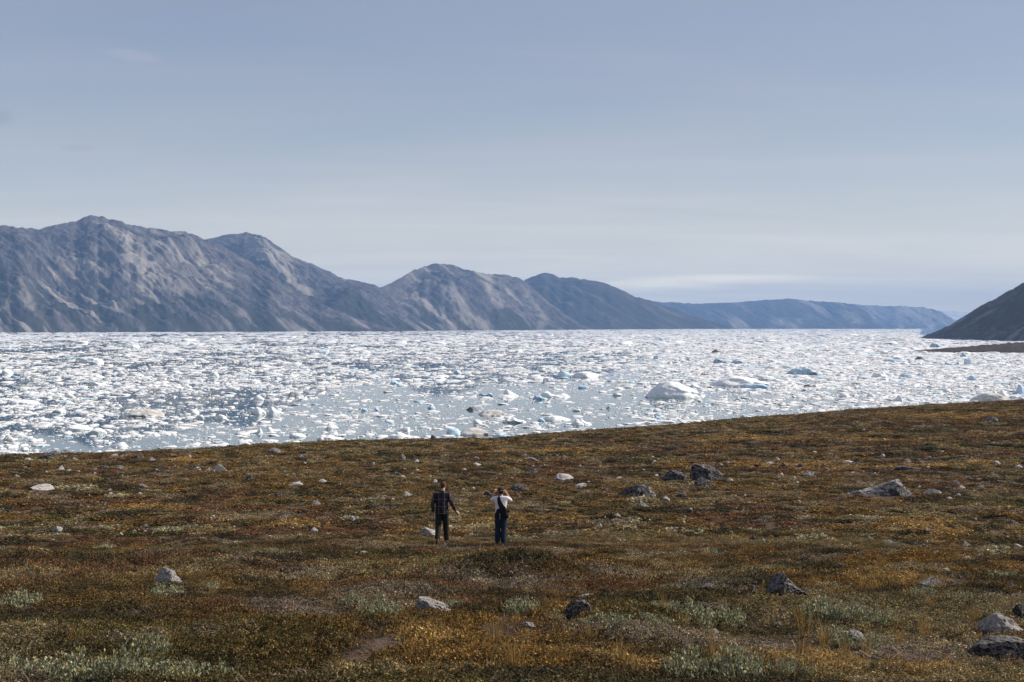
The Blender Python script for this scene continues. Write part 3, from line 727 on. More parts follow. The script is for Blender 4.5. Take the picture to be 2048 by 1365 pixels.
# big ones: (px, py of the foot, width px, height px, tone, shape, label)
BIG = [
 (1415, 962, 66, 38, "d", "b", "tallest black-lichened boulder, standing at the back of the boulder trio"),
 (1351, 961, 60, 20, "d", "r", "low rounded dark boulder next to the tallest boulder"),
 (1403, 976, 42, 17, "d", "r", "small dark boulder in front of the tallest boulder"),
 (1272, 997, 78, 28, "d", "r", "broad dark humped boulder nearest the person in the white T-shirt"),
 (1764, 993, 128, 34, "g", "long", "long speckled grey boulder lying like a reclining animal, tail to the left"),
 (1803, 994, 48, 16, "d", "b", "dark block leaning on the front of the long speckled boulder"),
 (1866, 992, 38, 11, "g", "f", "flat-topped grey boulder right of the long speckled boulder"),
 (1575, 1199, 88, 40, "g", "l", "peaked grey rock with a shaded left face, in the near heath"),
 (1507, 1195, 17, 11, "g", "r", "small grey stone beside the peaked grey rock"),
 (338, 1171, 66, 30, "p", "l", "pale whitish slanted rock alone in the brown heath on the left"),
 (868, 1233, 88, 34, "p", "l", "long pale slab sloping down to the right in the near heath"),
 (1156, 1244, 58, 29, "g", "b", "blocky pale rock with a dark left end, near centre"),
 (1992, 1280, 96, 36, "p", "r", "large pale rock half buried at the right edge"),
 (2014, 1325, 130, 34, "g", "f", "large low boulder in the bottom right corner"),
 (2044, 1248, 40, 19, "d", "r", "dark rock cut off by the right edge, behind the large pale rock"),
 (97, 919, 36, 13, "d", "b", "dark boulder on the left skyline just below the ice"),
 (439, 945, 27, 13, "p", "r", "pale domed boulder on the left upper slope"),
 (852, 1071, 42, 13, "p", "f", "flat white rock at the left of the man's feet"),
 (1035, 986, 47, 12, "d", "f", "dark flat slab with a pale rim, beyond the raised hands"),
 (1036, 999, 20, 11, "d", "r", "small dark round stone in front of the dark flat slab"),
 (972, 994, 21, 11, "d", "r", "small dark stone just left of the person in the white T-shirt"),
 (814, 998, 22, 12, "p", "r", "pale rounded stone left of the man's shoulder"),
 (867, 881, 12, 8, "d", "b", "lone dark stone on the skyline above the man"),
 (1984, 844, 23, 9, "g", "r", "lone grey boulder high on the right-hand slope"),
 (79, 982, 50, 8, "p", "f", "long flat pale rock near the left edge, mid slope"),
 (590, 977, 30, 9, "p", "t", "slanted pale stone left of the man, on the mid slope"),
 (1062, 925, 34, 10, "g", "f", "grey boulder straight beyond the person in the white T-shirt"),
 (1060, 950, 28, 11, "g", "t", "two-toned stone, dark on the left and tan on the right, beyond the raised hands"),
 (796, 955, 31, 10, "d", "r", "dark brown mossy boulder beyond the man, to his left"),
 (1124, 962, 44, 9, "p", "f", "broken pale rock slab between the two people and the boulder trio"),
 (1868, 1186, 62, 16, "g", "f", "mossy low grey rock in the right near heath"),
 (1718, 1289, 44, 16, "p", "l", "pale rock among dry grass, lower right"),
 (1432, 1280, 30, 10, "p", "f", "small white flat rock below the grey-green shrubs"),
 (1055, 1271, 31, 9, "p", "f", "small white flat rock on bare soil near the bottom centre"),
]
SMALL = [(55,922,20,6,"p"),(126,917,14,6,"g"),(227,916,18,6,"p"),(276,919,21,7,"d"),(306,924,20,7,"g"),(548,907,28,8,"g"),(605,920,18,9,"g"),(118,943,19,10,"p"),(137,944,11,4,"p"),(186,944,15,6,"g"),
 (236,942,22,7,"g"),(208,939,20,7,"d"),(415,943,18,6,"g"),(395,943,17,5,"p"),(313,943,9,4,"p"),(242,955,9,6,"g"),(34,957,12,5,"g"),(92,948,8,4,"p"),(371,963,17,4,"g"),(499,963,22,8,"d"),(644,965,20,7,"p"),
 (605,965,16,5,"g"),(283,978,26,7,"g"),(218,985,10,5,"p"),(555,996,16,8,"d"),(632,1012,21,8,"g"),(627,1068,21,9,"p"),(116,1068,24,9,"p"),(268,1069,12,5,"p"),(537,1109,14,5,"p"),(567,1038,20,4,"g"),
 (338,1097,6,3,"p"),(378,917,12,4,"p"),(150,922,14,6,"g"),(55,1002,6,3,"p"),(1160,1138,23,6,"p"),(973,1119,16,9,"g"),(1172,1207,38,10,"p"),(719,1115,36,6,"p"),(1416,1191,44,9,"g"),(1683,1142,30,7,"g"),
 (1726,1132,16,4,"p"),(1890,1149,20,4,"p"),(1960,1123,14,6,"p"),(1936,1127,44,8,"p"),(1874,1115,22,5,"p"),(2023,1185,10,7,"p"),(1553,1270,18,5,"p"),(804,920,15,9,"g"),(827,920,14,6,"d"),(832,925,12,4,"p"),
 (953,922,18,6,"g"),(954,933,18,5,"p"),(1132,918,16,5,"g"),(804,957,14,4,"p"),(1158,936,11,5,"p"),(1162,977,25,8,"p"),(784,1004,10,5,"p"),(1194,1059,22,10,"p"),(1230,1038,22,6,"p"),(1071,1081,22,6,"p"),
 (705,1046,14,10,"p"),(1286,1017,24,10,"g"),(1331,1004,20,7,"p"),(1366,999,28,10,"d"),(1009,918,12,3,"p"),(748,931,10,4,"p"),(833,945,10,4,"p"),(1308,927,12,4,"p"),(926,982,11,4,"p"),(945,982,11,4,"p"),
 (1238,960,13,4,"p"),(889,1099,10,6,"p"),(1460,965,18,8,"p"),(1442,934,16,10,"g"),(1456,929,8,5,"p"),(1555,922,13,8,"p"),(1540,931,17,5,"p"),(1572,935,17,7,"d"),(1600,935,16,6,"d"),(1614,954,34,9,"g"),
 (1555,960,18,6,"g"),(1562,952,10,4,"p"),(1591,974,17,4,"g"),(1926,981,20,8,"p"),(1912,971,20,7,"g"),(1940,963,14,5,"g"),(1958,963,14,4,"p"),(1960,978,20,6,"g"),(1990,956,22,6,"g"),(2013,958,12,5,"g"),
 (1917,994,13,4,"p"),(1816,929,18,8,"g"),(1821,939,58,7,"d"),(1765,942,24,7,"d"),(1714,926,16,7,"d"),(1697,926,24,4,"p"),(1654,942,16,5,"g"),(1671,942,10,4,"p"),(1992,931,22,6,"p"),(2038,937,18,5,"p"),
 (1799,858,9,4,"d"),(1753,853,12,4,"d"),(1727,863,10,3,"p"),(1568,834,12,5,"d"),(1363,853,16,6,"d"),(1860,812,14,4,"d"),(1730,822,8,4,"d"),(1408,867,12,4,"g"),(1505,1086,18,8,"d"),(1527,1090,14,10,"p"),
 (1936,1100,26,10,"g"),(2035,1099,28,9,"p"),(1778,1091,32,7,"g"),(1428,1009,7,4,"p"),(1857,1067,20,7,"g"),(1741,1082,14,5,"g"),(2026,1051,18,6,"g"),(1738,984,20,5,"p"),(1897,1002,16,4,"p")]
ROCK_DISC = []
def put_rock(me, x, y, w, h, yaw=0.0, unit=True):
    P = at(x, y); d = float(np.linalg.norm(P[:2])); W, H = w * d / FPX, h * d / FPX
    dep = W * 0.62
    dirv = P[:2] / d
    c = P[:2] + dirv * dep * 0.42
    o = link(bpy.data.objects.new("boulder" if W > 1.2 else "stone", me))
    gz = float(ground_z(c[0], c[1]))
    o.location = (c[0], c[1], min(gz, P[2] + 0.12 * H) - 0.10 * H + (0.045 if d < 30 else 0.05))
    o.rotation_euler = (0, 0, -math.atan2(P[0], P[1]) + yaw)
    o.scale = (W * 0.54, dep / 2, H * 1.05 + min(0.03, 0.0006 * d))
    ROCK_DISC.append((c[0], c[1], W / 2, dep / 2, H))
    return o
for i, (x, y, w, h, tone, shp, lab) in enumerate(BIG):
    me = solid_mesh("boulder", GM[tone], (1, 1, 1), seed=40 + i * 3, sub=5, cuts=12, lo=0.45, rough=0.05, freq=2.3, prof=RP[shp], crag=0.04, square=0.25 if shp in "bf" else 0.0)
    if tone == 'p': me = solid_mesh('boulder', GM['p'], (1, 1, 1), seed=60 + i * 3, sub=4, cuts=18, lo=0.40, rough=0.14, freq=2.8, prof=RP[shp], crag=0.10, square=0.15)
    if i in (9, 10):                                               # tilted slabs: long, low, dipping to the right
        p, f = solid(51 + i * 3, 4, 16, 0.42, 0.15, 3.2, RP["f"], 0.16, 0.2, 0.75)
        p[:, 2] = np.where(p[:, 2] > 0, p[:, 2] * (0.45 if i == 10 else 0.62), p[:, 2]) - 0.35 * p[:, 0] + (0.05 if i == 10 else 0.0)
        me = mesh_np("boulder", p, f, True, (GM[tone],))
    me.set_sharp_from_angle(angle=math.radians(20))
    o = put_rock(me, x, y, w, h)
    tag(o, lab, "boulder" if o.name.startswith("boulder") else "stone")
SV = {k: [solid_mesh("stone", GM[k], (1, 1, 1), seed=150 + j * 5 + ord(k), sub=2, cuts=13, lo=0.42, rough=0.14, flat=True, prof=[RP["r"], RP["l"], RP["f"], RP["t"]][j % 4]) for j in range(7)] for k in "pgd"}
ROWS = [(0, 885, "on the heath skyline"), (885, 935, "high under the skyline"), (935, 1010, "just beyond the people"), (1010, 1105, "level with the people's legs"), (1105, 1400, "in the near heath")]
COLS = [(0, 200, "at the left edge"), (200, 420, "under the highest peak"), (420, 700, "left of the man"), (700, 1100, "around the two people"), (1100, 1320, "left of the boulder trio"), (1320, 1640, "around the boulder trio"),
        (1640, 1850, "around the long speckled boulder"), (1850, 2100, "at the right edge")]
TONE = {"p": "pale", "g": "grey", "d": "dark"}
cells = {}
for q in SMALL:
    r = next(t for a, b, t in ROWS if a <= q[1] < b); c = next(t for a, b, t in COLS if a <= q[0] < b)
    cells.setdefault((r, c, q[4]), []).append(q)
ORD = ["first", "second", "third", "fourth", "fifth", "sixth", "seventh", "eighth", "ninth"]
RS = np.random.RandomState(11)
for (r, c, tone), qs in cells.items():
    qs.sort()
    for j, (x, y, w, h, _) in enumerate(qs):
        o = put_rock(SV[tone][RS.randint(7)], x, y, w, h, RS.uniform(-0.3, 0.3))
        o.name = "stone"
        shape = "flat" if h < 0.33 * w else "rounded"
        lab = f"{TONE[tone]} {shape} stone {r}, {c}" if len(qs) == 1 else f"{ORD[j]} {TONE[tone]} {shape} stone from left {r}, {c}"
        tag(o, lab, "stone", "stones scattered over the heath")
# a sprinkle of small pale stones that nothing tells apart
cnt = 0
while cnt < 135:
    x, y = RS.uniform(0, 2048), 905 + 190 * RS.uniform() ** 1.5
    if y < np.interp(x, BROW_PX, BROW_PY) + 18: continue
    if RS.uniform() > 0.25 + 0.9 * float(vn2(x / 190.0, y / 40.0, 99)): continue
    w = RS.uniform(5, 12)
    o = put_rock(SV["p" if RS.uniform() < .85 else "g"][RS.randint(7)], x, y, w, w * RS.uniform(0.22, 0.42), RS.uniform(-1, 1))
    o.name = "stone"
    r = next(t for a, b, t in ROWS if a <= y < b); c = next(t for a, b, t in COLS if a <= x < b)
    tag(o, f"tiny light stone lying loose {r}, {c}", "stone", f"tiny loose stones {r}, {c}")
    cnt += 1
ROCK_DISC = np.array(ROCK_DISC)

# ------------------------------------------------------------------ leaves, twigs, grass
def leaf_mat(name, rough=0.75, tinted=True, gain=1.0, color=None, trans=0.3):
    m = mat(name, (0.1, 0.1, 0.05), rough, 0.25); t = NT(m)
    a = t.attr("leafcol")
    if tinted: a = t.mix(1.0, a, t.attr("tint", "INSTANCER"), "MULTIPLY")
    v = t.n("ShaderNodeVectorMath", operation="SCALE"); t.l(a, v.inputs[0]); v.inputs["Scale"].default_value = gain
    t.base(v.outputs[0])
    tr = t.n("ShaderNodeBsdfTranslucent"); t.l(v.outputs[0], tr.inputs[0])
    mx = t.n("ShaderNodeMixShader"); mx.inputs[0].default_value = trans
    out = t.t.nodes["Material Output"]
    t.l(t.b.outputs[0], mx.inputs[1]); t.l(tr.outputs[0], mx.inputs[2]); t.l(mx.outputs[0], out.inputs[0])
    return m
LEAF = leaf_mat("heath_leaves"); WILLOW = leaf_mat("willow_leaves", 0.6, False, trans=0.2); STRAW = leaf_mat("straw", 0.8, True); STRAW_T = leaf_mat("straw_tuft", 0.8, False)
BARK = mat("willow_bark", (0.055, 0.040, 0.032), 0.9)
def leaves_mesh(name, m, C, N, L, W, col, fold=0.0):
    """C centres, N unit normals, L,W half sizes, col rgb per leaf -> one mesh of pointed four-cornered leaves"""
    n = len(C)
    rs = np.random.RandomState(n)
    a = rs.normal(size=(n, 3)); a -= (a * N).sum(1)[:, None] * N; a /= np.linalg.norm(a, axis=1)[:, None]
    b = np.cross(N, a)
    co = np.stack([C - a * L[:, None], C + b * W[:, None] + N * fold * W[:, None], C + a * L[:, None], C - b * W[:, None] + N * fold * W[:, None]], 1).reshape(-1, 3)
    me = mesh_np(name, co, np.arange(n * 4).reshape(n, 4), False, (m,))
    vcol(me, "leafcol", np.repeat(col, 4, 0))
    return me
def heath_clump(seed, leaves, size, flat=0.55, twigs=10, spike=0.0):
    """low cushion of tiny leaves with bare twigs, unit radius"""
    rs = np.random.RandomState(seed)
    n = leaves
    th, u = rs.uniform(0, math.tau, n), np.sqrt(rs.uniform(0, 1, n))
    lob = 0.75 + 0.35 * np.sin(th * 3 + seed) * rs.uniform(0.5, 1, n)
    x, y = u * lob * np.cos(th), u * lob * np.sin(th)
    z = flat * (1 - u ** 2) ** 0.7 * rs.uniform(0.25, 1.08, n) + spike * rs.uniform(0, 1, n) ** 5
    C = np.stack([x, y, z], -1)
    N = np.stack([x * 0.5, y * 0.5, np.full(n, 0.55)], -1) + rs.normal(size=(n, 3)) * 0.55
    N /= np.linalg.norm(N, axis=1)[:, None]
    s = size * rs.uniform(0.6, 1.35, n)
    v = rs.uniform(0.35, 1.5, n)[:, None] ** 1.3 * np.ones((1, 3))
    k = rs.uniform(size=n)
    v[k < 0.10] *= np.array((2.0, 1.65, 0.9)); v[(k > 0.1) & (k < 0.24)] *= np.array((0.45, 0.75, 0.6)); v[(k > 0.24) & (k < 0.27)] *= np.array((2.6, 2.4, 2.6))
    return leaves_mesh("heath_piece", LEAF, C, N, s, s * 0.55, v)
def grass_clump(seed, n, h=1.0, width=0.012, spread=0.35, m=STRAW, base=(1, 1, 1), lean=0.5):
    rs = np.random.RandomState(seed)
    th = rs.uniform(0, math.tau, n); r0 = rs.uniform(0, spread, n)
    p0 = np.stack([r0 * np.cos(th), r0 * np.sin(th), np.zeros(n)], -1)
    hh = h * rs.uniform(0.45, 1.0, n)
    out = np.stack([np.cos(th), np.sin(th), 0 * th], -1) * (rs.uniform(0.05, lean, n) * hh)[:, None] + rs.normal(size=(n, 3)) * 0.05 * h * np.array((1, 1, 0))
    p1 = p0 + out * 0.35 + np.array((0, 0, 1)) * (hh * 0.6)[:, None]; p2 = p0 + out + np.array((0, 0, 1)) * hh[:, None]
    f = rs.uniform(0, math.pi, n); sd = np.stack([np.cos(f), np.sin(f), 0 * f], -1) * width
    co = np.stack([p0 - sd, p0 + sd, p1 + sd * .8, p1 - sd * .8, p2 + sd * .25, p2 - sd * .25], 1).reshape(-1, 3)
    i = np.arange(n)[:, None] * 6
    fc = np.concatenate([i + np.array([[0, 1, 2, 3]]), i + np.array([[3, 2, 4, 5]])])
    me = mesh_np("grass_piece", co, fc, False, (m,))
    vcol(me, "leafcol", np.repeat(np.array(base)[None] * rs.uniform(0.6, 1.4, n)[:, None], 6, 0))
    return me

def ell(px, py, lst):
    """soft membership of photograph-plane ellipses laid on the slope"""
    w = np.zeros_like(px)
    for (x, y, rx, ry) in lst:
        w = np.maximum(w, np.clip(1.35 - ((px - x) / rx) ** 2 - ((py - y) / ry) ** 2, 0, 1))
    return w
BARE = [(660, 1222, 75, 16), (690, 1335, 130, 26), (60, 1106, 90, 8), (1020, 1235, 95, 22), (490, 1110, 50, 8), (1480, 1310, 60, 12), (1840, 1265, 60, 16), (1000, 1096, 90, 6), (740, 1275, 60, 14), (1300, 1290, 70, 12), (90, 1170, 60, 6), (1890, 1175, 70, 12), (1500, 1168, 70, 6), (1150, 1300, 60, 12)]
STRAWP = [(540, 1046, 105, 9), (1640, 1275, 120, 26), (1800, 1170, 110, 14), (850, 1270, 70, 16), (1240, 1325, 90, 18), (1000, 1045, 90, 8), (1830, 1285, 80, 18), (300, 1015, 90, 10), (1700, 930, 330, 5), (1640, 880, 300, 4), (390, 918, 60, 4), (1900, 830, 160, 5), (1100, 905, 160, 4), (1900, 1060, 150, 10)]
def cover_tint(x, y, rs):
    """colour of the heath plants patch by patch (bilberry reds, crowberry olive, birch orange, straw)"""
    n = len(x)
    px, py = project(np.stack([x, y, ground_z(x, y, False)], -1))
    a = fbm2(x / 5.5, y / 5.5, 4, 201); b = fbm2(x / 2.1 + 9, y / 2.1, 3, 207); c = fbm2(x / 16.0, y / 16.0 + 4, 3, 213)
    T = np.tile(np.array((0.128, 0.078, 0.028)), (n, 1))
    def lay(w, colr):
        w = np.clip(w, 0, 1)[:, None]; return T * (1 - w) + np.array(colr) * w
    d_ = fbm2(x / 0.9, y / 0.9 + 17, 2, 225)
    T = lay(smooth(0.48, 0.62, a) * 0.9, (0.092, 0.072, 0.023))
    T = lay(smooth(0.53, 0.64, b) * 0.9, (0.185, 0.104, 0.030))
    T = lay(smooth(0.48, 0.38, a) * 0.8, (0.135, 0.070, 0.036))
    T = lay(smooth(0.52, 0.64, c) * 0.6, (0.190, 0.122, 0.042))
    T = lay(smooth(0.43, 0.31, b) * 0.85, (0.046, 0.040, 0.019))
    T = lay(smooth(0.40, 0.28, d_) * 0.75, (0.036, 0.031, 0.017))
    T = lay(smooth(0.58, 0.68, fbm2(x / 2.4, y / 2.4 + 40, 3, 219)) * 0.75, (0.22, 0.172, 0.088))
    T = lay(smooth(0.63, 0.72, fbm2(x / 1.5 + 31, y / 1.5 + 70, 3, 260)) * 0.6, (0.25, 0.20, 0.15))
    T = lay(ell(px, py, STRAWP) * smooth(0.30, 0.55, b + 0.1) * 0.95, (0.30, 0.190, 0.070))
    dist = np.hypot(x, y)
    T = T * rs.uniform(0.60, 1.40, n)[:, None] * np.array((1.14, 1.12, 1.10))
    return T, px, py
def in_rock(x, y, grow=1.05):
    bad = np.zeros(len(x), bool)
    for (cx, cy, w, d, h) in ROCK_DISC:
        if w < 0.06: continue
        r = math.hypot(cx, cy); ux, uy = cx / r, cy / r
        dx, dy = x - cx, y - cy
        al = dx * ux + dy * uy; la = dx * uy - dy * ux
        bad |= (la / (w * grow)) ** 2 + ((al + d * 0.5) / (d * 1.6)) ** 2 < 1
    for (cx, cy, w) in WIL_DISC: bad |= (np.hypot(x - cx, y - cy) < w * 0.85) & (_h(np.floor(x * 50), np.floor(y * 50), np.zeros_like(x), 3) < 0.75)
    return bad
def span(r0, r1, half=0.405): return half * (r1 * r1 - r0 * r0) + 8.0 * (r1 - r0)      # square metres strewn between two distances
def sector(r0, r1, n, rs, half=0.405):
    y = np.linspace(r0, r1, 400); c = half * (y * y - r0 * r0) + 8.0 * (y - r0)
    y = np.interp(rs.uniform(0, c[-1], n), c, y); return (half * y + 4.0) * rs.uniform(-1, 1, n), y
# ------------------------------------------------------------------ grey-green dwarf willows, each a plant of its own
def tube(bm_co, bm_f, pts, r0, r1, k=5):
    pts = np.array(pts); n = len(pts); base = sum(len(c) for c in bm_co)
    ring = []
    for i in range(n):
        d = pts[min(i + 1, n - 1)] - pts[max(i - 1, 0)]; d = d / (np.linalg.norm(d) + 1e-9)
        a = np.cross(d, (0.3, 0.2, 1.0)); a /= np.linalg.norm(a) + 1e-9; b = np.cross(d, a)
        r = r0 + (r1 - r0) * i / (n - 1); t = np.arange(k) * math.tau / k
        ring.append(pts[i] + r * (np.cos(t)[:, None] * a + np.sin(t)[:, None] * b))
    bm_co.append(np.concatenate(ring))
    for i in range(n - 1):
        for j in range(k):
            bm_f.append((base + i * k + j, base + i * k + (j + 1) % k, base + (i + 1) * k + (j + 1) % k, base + (i + 1) * k + j))
def willow_meshes(seed, nst, per, leaf, height=0.42, col=(0.26, 0.262, 0.155)):
    """unit radius shrub: creeping stems that turn up, leaves along their ends"""
    r = np.random.RandomState(seed); co, fc = [], []; C, N = [], []
    for s in range(nst):
        th = r.uniform(0, math.tau); rad = math.sqrt(r.uniform(0.0, 1.0)); h = height * r.uniform(0.45, 1.1) * (1.1 - 0.5 * rad)
        e = np.array((rad * math.cos(th), rad * math.sin(th), h)); o0 = e * np.array((0.55, 0.55, 0)) + np.append(r.normal(size=2) * 0.06, 0.0)
        pts = [o0, o0 * 0.6 + e * 0.4 * np.array((1, 1, 0.35)), o0 * 0.25 + e * 0.75 * np.array((1, 1, 0.8)), e]
        pts = [p + np.append(r.normal(size=2) * 0.025, 0) for p in pts]
        if s % 3 == 0: tube(co, fc, pts, 0.014, 0.005)
        t = r.uniform(0.25, 1.05, per)[:, None]
        seg = np.where(t < 0.66, pts[1] + (pts[2] - pts[1]) * (t / 0.66), pts[2] + (pts[3] - pts[2]) * ((t - 0.66) / 0.34))
        C.append(seg + r.normal(size=(per, 3)) * np.array((0.055, 0.055, 0.035))); N.append(r.normal(size=(per, 3)) * 0.7 + np.array((0, 0, 0.55)))
    C = np.concatenate(C); N = np.concatenate(N); N /= np.linalg.norm(N, axis=1)[:, None]; n = len(C)
    C[:, 2] = np.maximum(C[:, 2], 0.01)
    v = np.array(col)[None] * r.uniform(0.45, 1.45, n)[:, None]
    k = r.uniform(size=n); v[k < 0.10] *= np.array((1.7, 1.3, 0.7)); v[k > 0.86] *= 1.5
    L = leaf * r.uniform(0.6, 1.3, n)
    fol = leaves_mesh("foliage", WILLOW, C, N, L, L * 0.48, v, 0.25)
    stem = mesh_np("stems", np.concatenate(co), np.array(fc), True, (BARK,))
    return fol, stem
W_NEAR = [willow_meshes(800 + k, 95, 15, 0.047) for k in range(3)]
W_MID = [willow_meshes(820 + k, 60, 12, 0.06, 0.36) for k in range(3)]
W_FAR = [willow_meshes(840 + k, 40, 9, 0.10, 0.32, (0.33, 0.31, 0.19)) for k in range(3)]
# (px, py of its front foot, half width px, height factor, label)
WIL = [(40,1368,75,1,"at the bottom left corner, outermost plant"),(150,1372,80,1,"at the bottom left corner, second plant in"),(255,1372,75,1.1,"at the bottom left corner, third plant in"),(345,1374,70,.8,"at the bottom left corner, fourth plant in"),(305,1320,45,1.2,"standing tallest behind the bottom left thicket"),(440,1372,45,.7,"trailing off the right end of the bottom left thicket"),
 (330,1195,40,.7,"in front of the pale slanted rock"),(410,1182,30,.5,"right of the pale slanted rock"),(40,1215,50,.8,"on the left edge above the bottom thicket"),
 (760,1245,60,1,"left of the long pale slab"),(705,1222,35,.8,"on the rim of the bare soil patch, centre left"),(905,1225,30,.7,"behind the long pale slab"),(1040,1232,48,.9,"between the long pale slab and the blocky rock"),(1110,1250,25,.7,"at the foot of the blocky pale rock"),
 (1215,1265,60,.9,"just right of the blocky pale rock"),(1300,1258,50,.8,"two plants right of the blocky pale rock"),(1385,1255,60,1.1,"leafiest, in the middle of the near centre-right heath"),(1450,1262,55,1.1,"next to the leafiest one, on its right"),(1330,1225,50,.5,"low, behind the near centre-right thicket"),
 (1640,1250,50,1,"over the dry grass, left half of the clump"),(1700,1255,50,1.1,"over the dry grass, right half of the clump"),(1765,1262,40,1,"over the dry grass, twiggy right end"),(1680,1300,55,.8,"in front of the pale rock among dry grass"),(1750,1312,45,.8,"right of the pale rock among dry grass"),
 (1380,1370,65,1,"on the bottom edge, centre right, first from the left"),(1470,1372,70,1.1,"on the bottom edge, centre right, second from the left"),(1570,1374,60,.8,"on the bottom edge, centre right, third from the left"),
 (1850,1200,40,.6,"by the mossy low grey rock"),(1925,1208,35,.6,"right of the mossy low grey rock"),(2010,1165,45,.8,"at the right edge above the large pale rock"),(1990,1112,40,.6,"at the right edge, higher up"),
 (930,1062,48,.55,"just right of the man's calves"),(975,1056,30,.5,"between the two people"),(945,1078,22,.7,"a pale tuft between the two people's feet"),(800,1075,38,.5,"left of the white rock by the man"),(870,1052,20,.4,"behind the man's knees"),(1040,1082,30,.6,"right of the other person's feet"),(900,1110,35,.5,"below the man's feet"),(970,1108,35,.5,"below the other person's feet"),
 (330,1066,36,.6,"a round pale cushion on the left mid slope"),(205,1062,22,.5,"left of the round pale cushion"),(400,1075,24,.5,"right of the round pale cushion"),(200,1100,30,.5,"below the round pale cushion, left"),(240,1098,22,.5,"below the round pale cushion, right"),(20,1062,28,.7,"on the left edge at mid slope"),(115,1075,26,.6,"round the pale stone near the left edge"),
 (470,1092,30,.4,"thin, on the mid left slope"),(600,1060,30,.4,"beside the strip of golden grass"),(690,1045,36,.7,"at the right end of the golden grass strip"),(150,985,48,.5,"broad and flat on the upper left slope"),(230,998,30,.5,"dark, on the upper left slope"),(300,985,26,.4,"beside the flat grey stone, upper left slope"),(745,1005,30,.5,"left of the pale rounded stone"),(920,1005,24,.5,"behind the man's elbow"),(970,1010,20,.4,"behind the other person's back"),
 (1125,1010,22,.5,"left of the broad dark humped boulder"),(1285,1008,40,.6,"at the foot of the broad dark humped boulder"),(1270,1050,45,.5,"below the broad dark humped boulder"),(1250,1062,30,.6,"between the pale stone and the humped boulder"),(1375,1072,50,.5,"low, below the boulder trio"),(1250,1088,26,.5,"pale, below the white stone"),(1290,1092,30,.5,"pale, beside its twin below the white stone"),
 (1500,1065,32,.6,"below the boulder trio on the right"),(1625,1088,60,.6,"broad and pale, centre right slope"),(1690,1100,30,.6,"right tail of the broad pale one, centre right slope"),(1720,1038,48,.5,"below the long speckled boulder"),(1760,1045,36,.4,"below the long boulder, second one"),(1600,1040,36,.5,"between the boulder trio and the long boulder, lower down"),(1590,1020,30,.4,"between the boulder trio and the long boulder"),(1885,1030,28,.5,"below the flat-topped grey boulder"),(1800,1065,30,.4,"on the right mid slope"),(1985,1100,34,.6,"at the right edge of the mid slope"),
 (1430,1115,40,.6,"left of the peaked grey rock, higher up"),(1420,1140,34,.5,"small, left of the peaked grey rock"),(1660,1185,46,.5,"right of the peaked grey rock"),(1360,1122,40,.5,"pale streak above the near centre heath"),(645,1150,40,.5,"thin, above the bare soil patch"),(750,1168,34,.4,"thin, above the long pale slab")]
RS = np.random.RandomState(21); WIL_DISC = []
for (x, y, hw, hf, lab) in WIL:
    P = at(x, min(y, 1362)); d = float(np.hypot(P[0], P[1])); W = hw * d / FPX
    if y > 1362: P[:2] *= 0.985
    var = (W_NEAR if d < 16 else (W_MID if d < 34 else W_FAR))[RS.randint(3)]
    u = P[:2] / d; c = P[:2] + u * W * 0.45
    root = empty("willow_shrub", (c[0], c[1], float(ground_z(c[0], c[1])) - 0.01), RS.uniform(0, math.tau))
    hgt = (0.24 + 0.50 * W + (0.10 if d > 30 else 0.0)) * hf
    for nm, me in zip(("foliage", "stems"), var):
        o = link(bpy.data.objects.new(nm, me)); o.parent = root; o.scale = (W, W * 0.85, hgt * 1.15)
    WIL_DISC.append((c[0], c[1], W))
    tag(root, "grey-green dwarf willow " + lab, "shrub", "dwarf willows in the heath")
WIL_DISC = np.array(WIL_DISC)
rs = np.random.RandomState(77)
HEATH_V = [heath_clump(500 + k, 420, 0.050, 0.42) for k in range(6)]
HEATH_F = [heath_clump(560 + k, 240, 0.10, 0.34) for k in range(5)]
def heath(name, r0, r1, dens, size, var, label, zsc=1.0):
    q0, q1 = r0 / 1.18, r1 * 1.18
    n = int(span(q0, q1) * dens)
    x, y = sector(q0, q1, n, rs)
    w = smooth(q0, r0 * 1.18, y) * (1 - smooth(r1 / 1.18, q1, y)); k = rs.uniform(size=n) < w; x, y = x[k], y[k]; n = len(x)
    T, px, py = cover_tint(x, y, rs)
    rbr = np.interp(px, BROW_PX, BROW_R)
    bare = ell(px, py, BARE) * smooth(0.28, 0.55, fbm2(x / 0.8, y / 0.8, 3, 230) + 0.12)
    keep = (rs.uniform(size=n) > bare * 0.93) & ~in_rock(x, y) & (np.hypot(x, y) < rbr * 1.04)
    x, y, T = x[keep], y[keep], T[keep]; n = len(x)
    s = size * rs.uniform(0.6, 1.5, n)
    z = ground_z(x, y) - 0.02 * s
    tall = 0.55 + 1.1 * fbm2(x / 2.6, y / 2.6, 3, 240)
    scatter(name, np.stack([x, y, z], -1), np.stack([rs.normal(size=n) * .12, rs.normal(size=n) * .12, rs.uniform(0, math.tau, n)], -1),
            np.stack([s, s, s * tall * zsc], -1), T, rs.randint(0, len(var), n), [piece("clump", m) for m in var], label, "heath")
heath("heath", 4.5, 17, 95, 0.13, HEATH_V, "low russet and olive dwarf-shrub heath nearest the camera")
heath("heath", 17, 48, 34, 0.22, HEATH_V, "low russet and olive dwarf-shrub heath around the two people", 0.9)
heath("heath", 48, 110, 9, 0.42, HEATH_F, "brown heath on the middle slope around the boulders", 0.5)
heath("heath", 110, 250, 3.2, 0.72, HEATH_F, "brown heath on the far slope up to the skyline", 0.38)
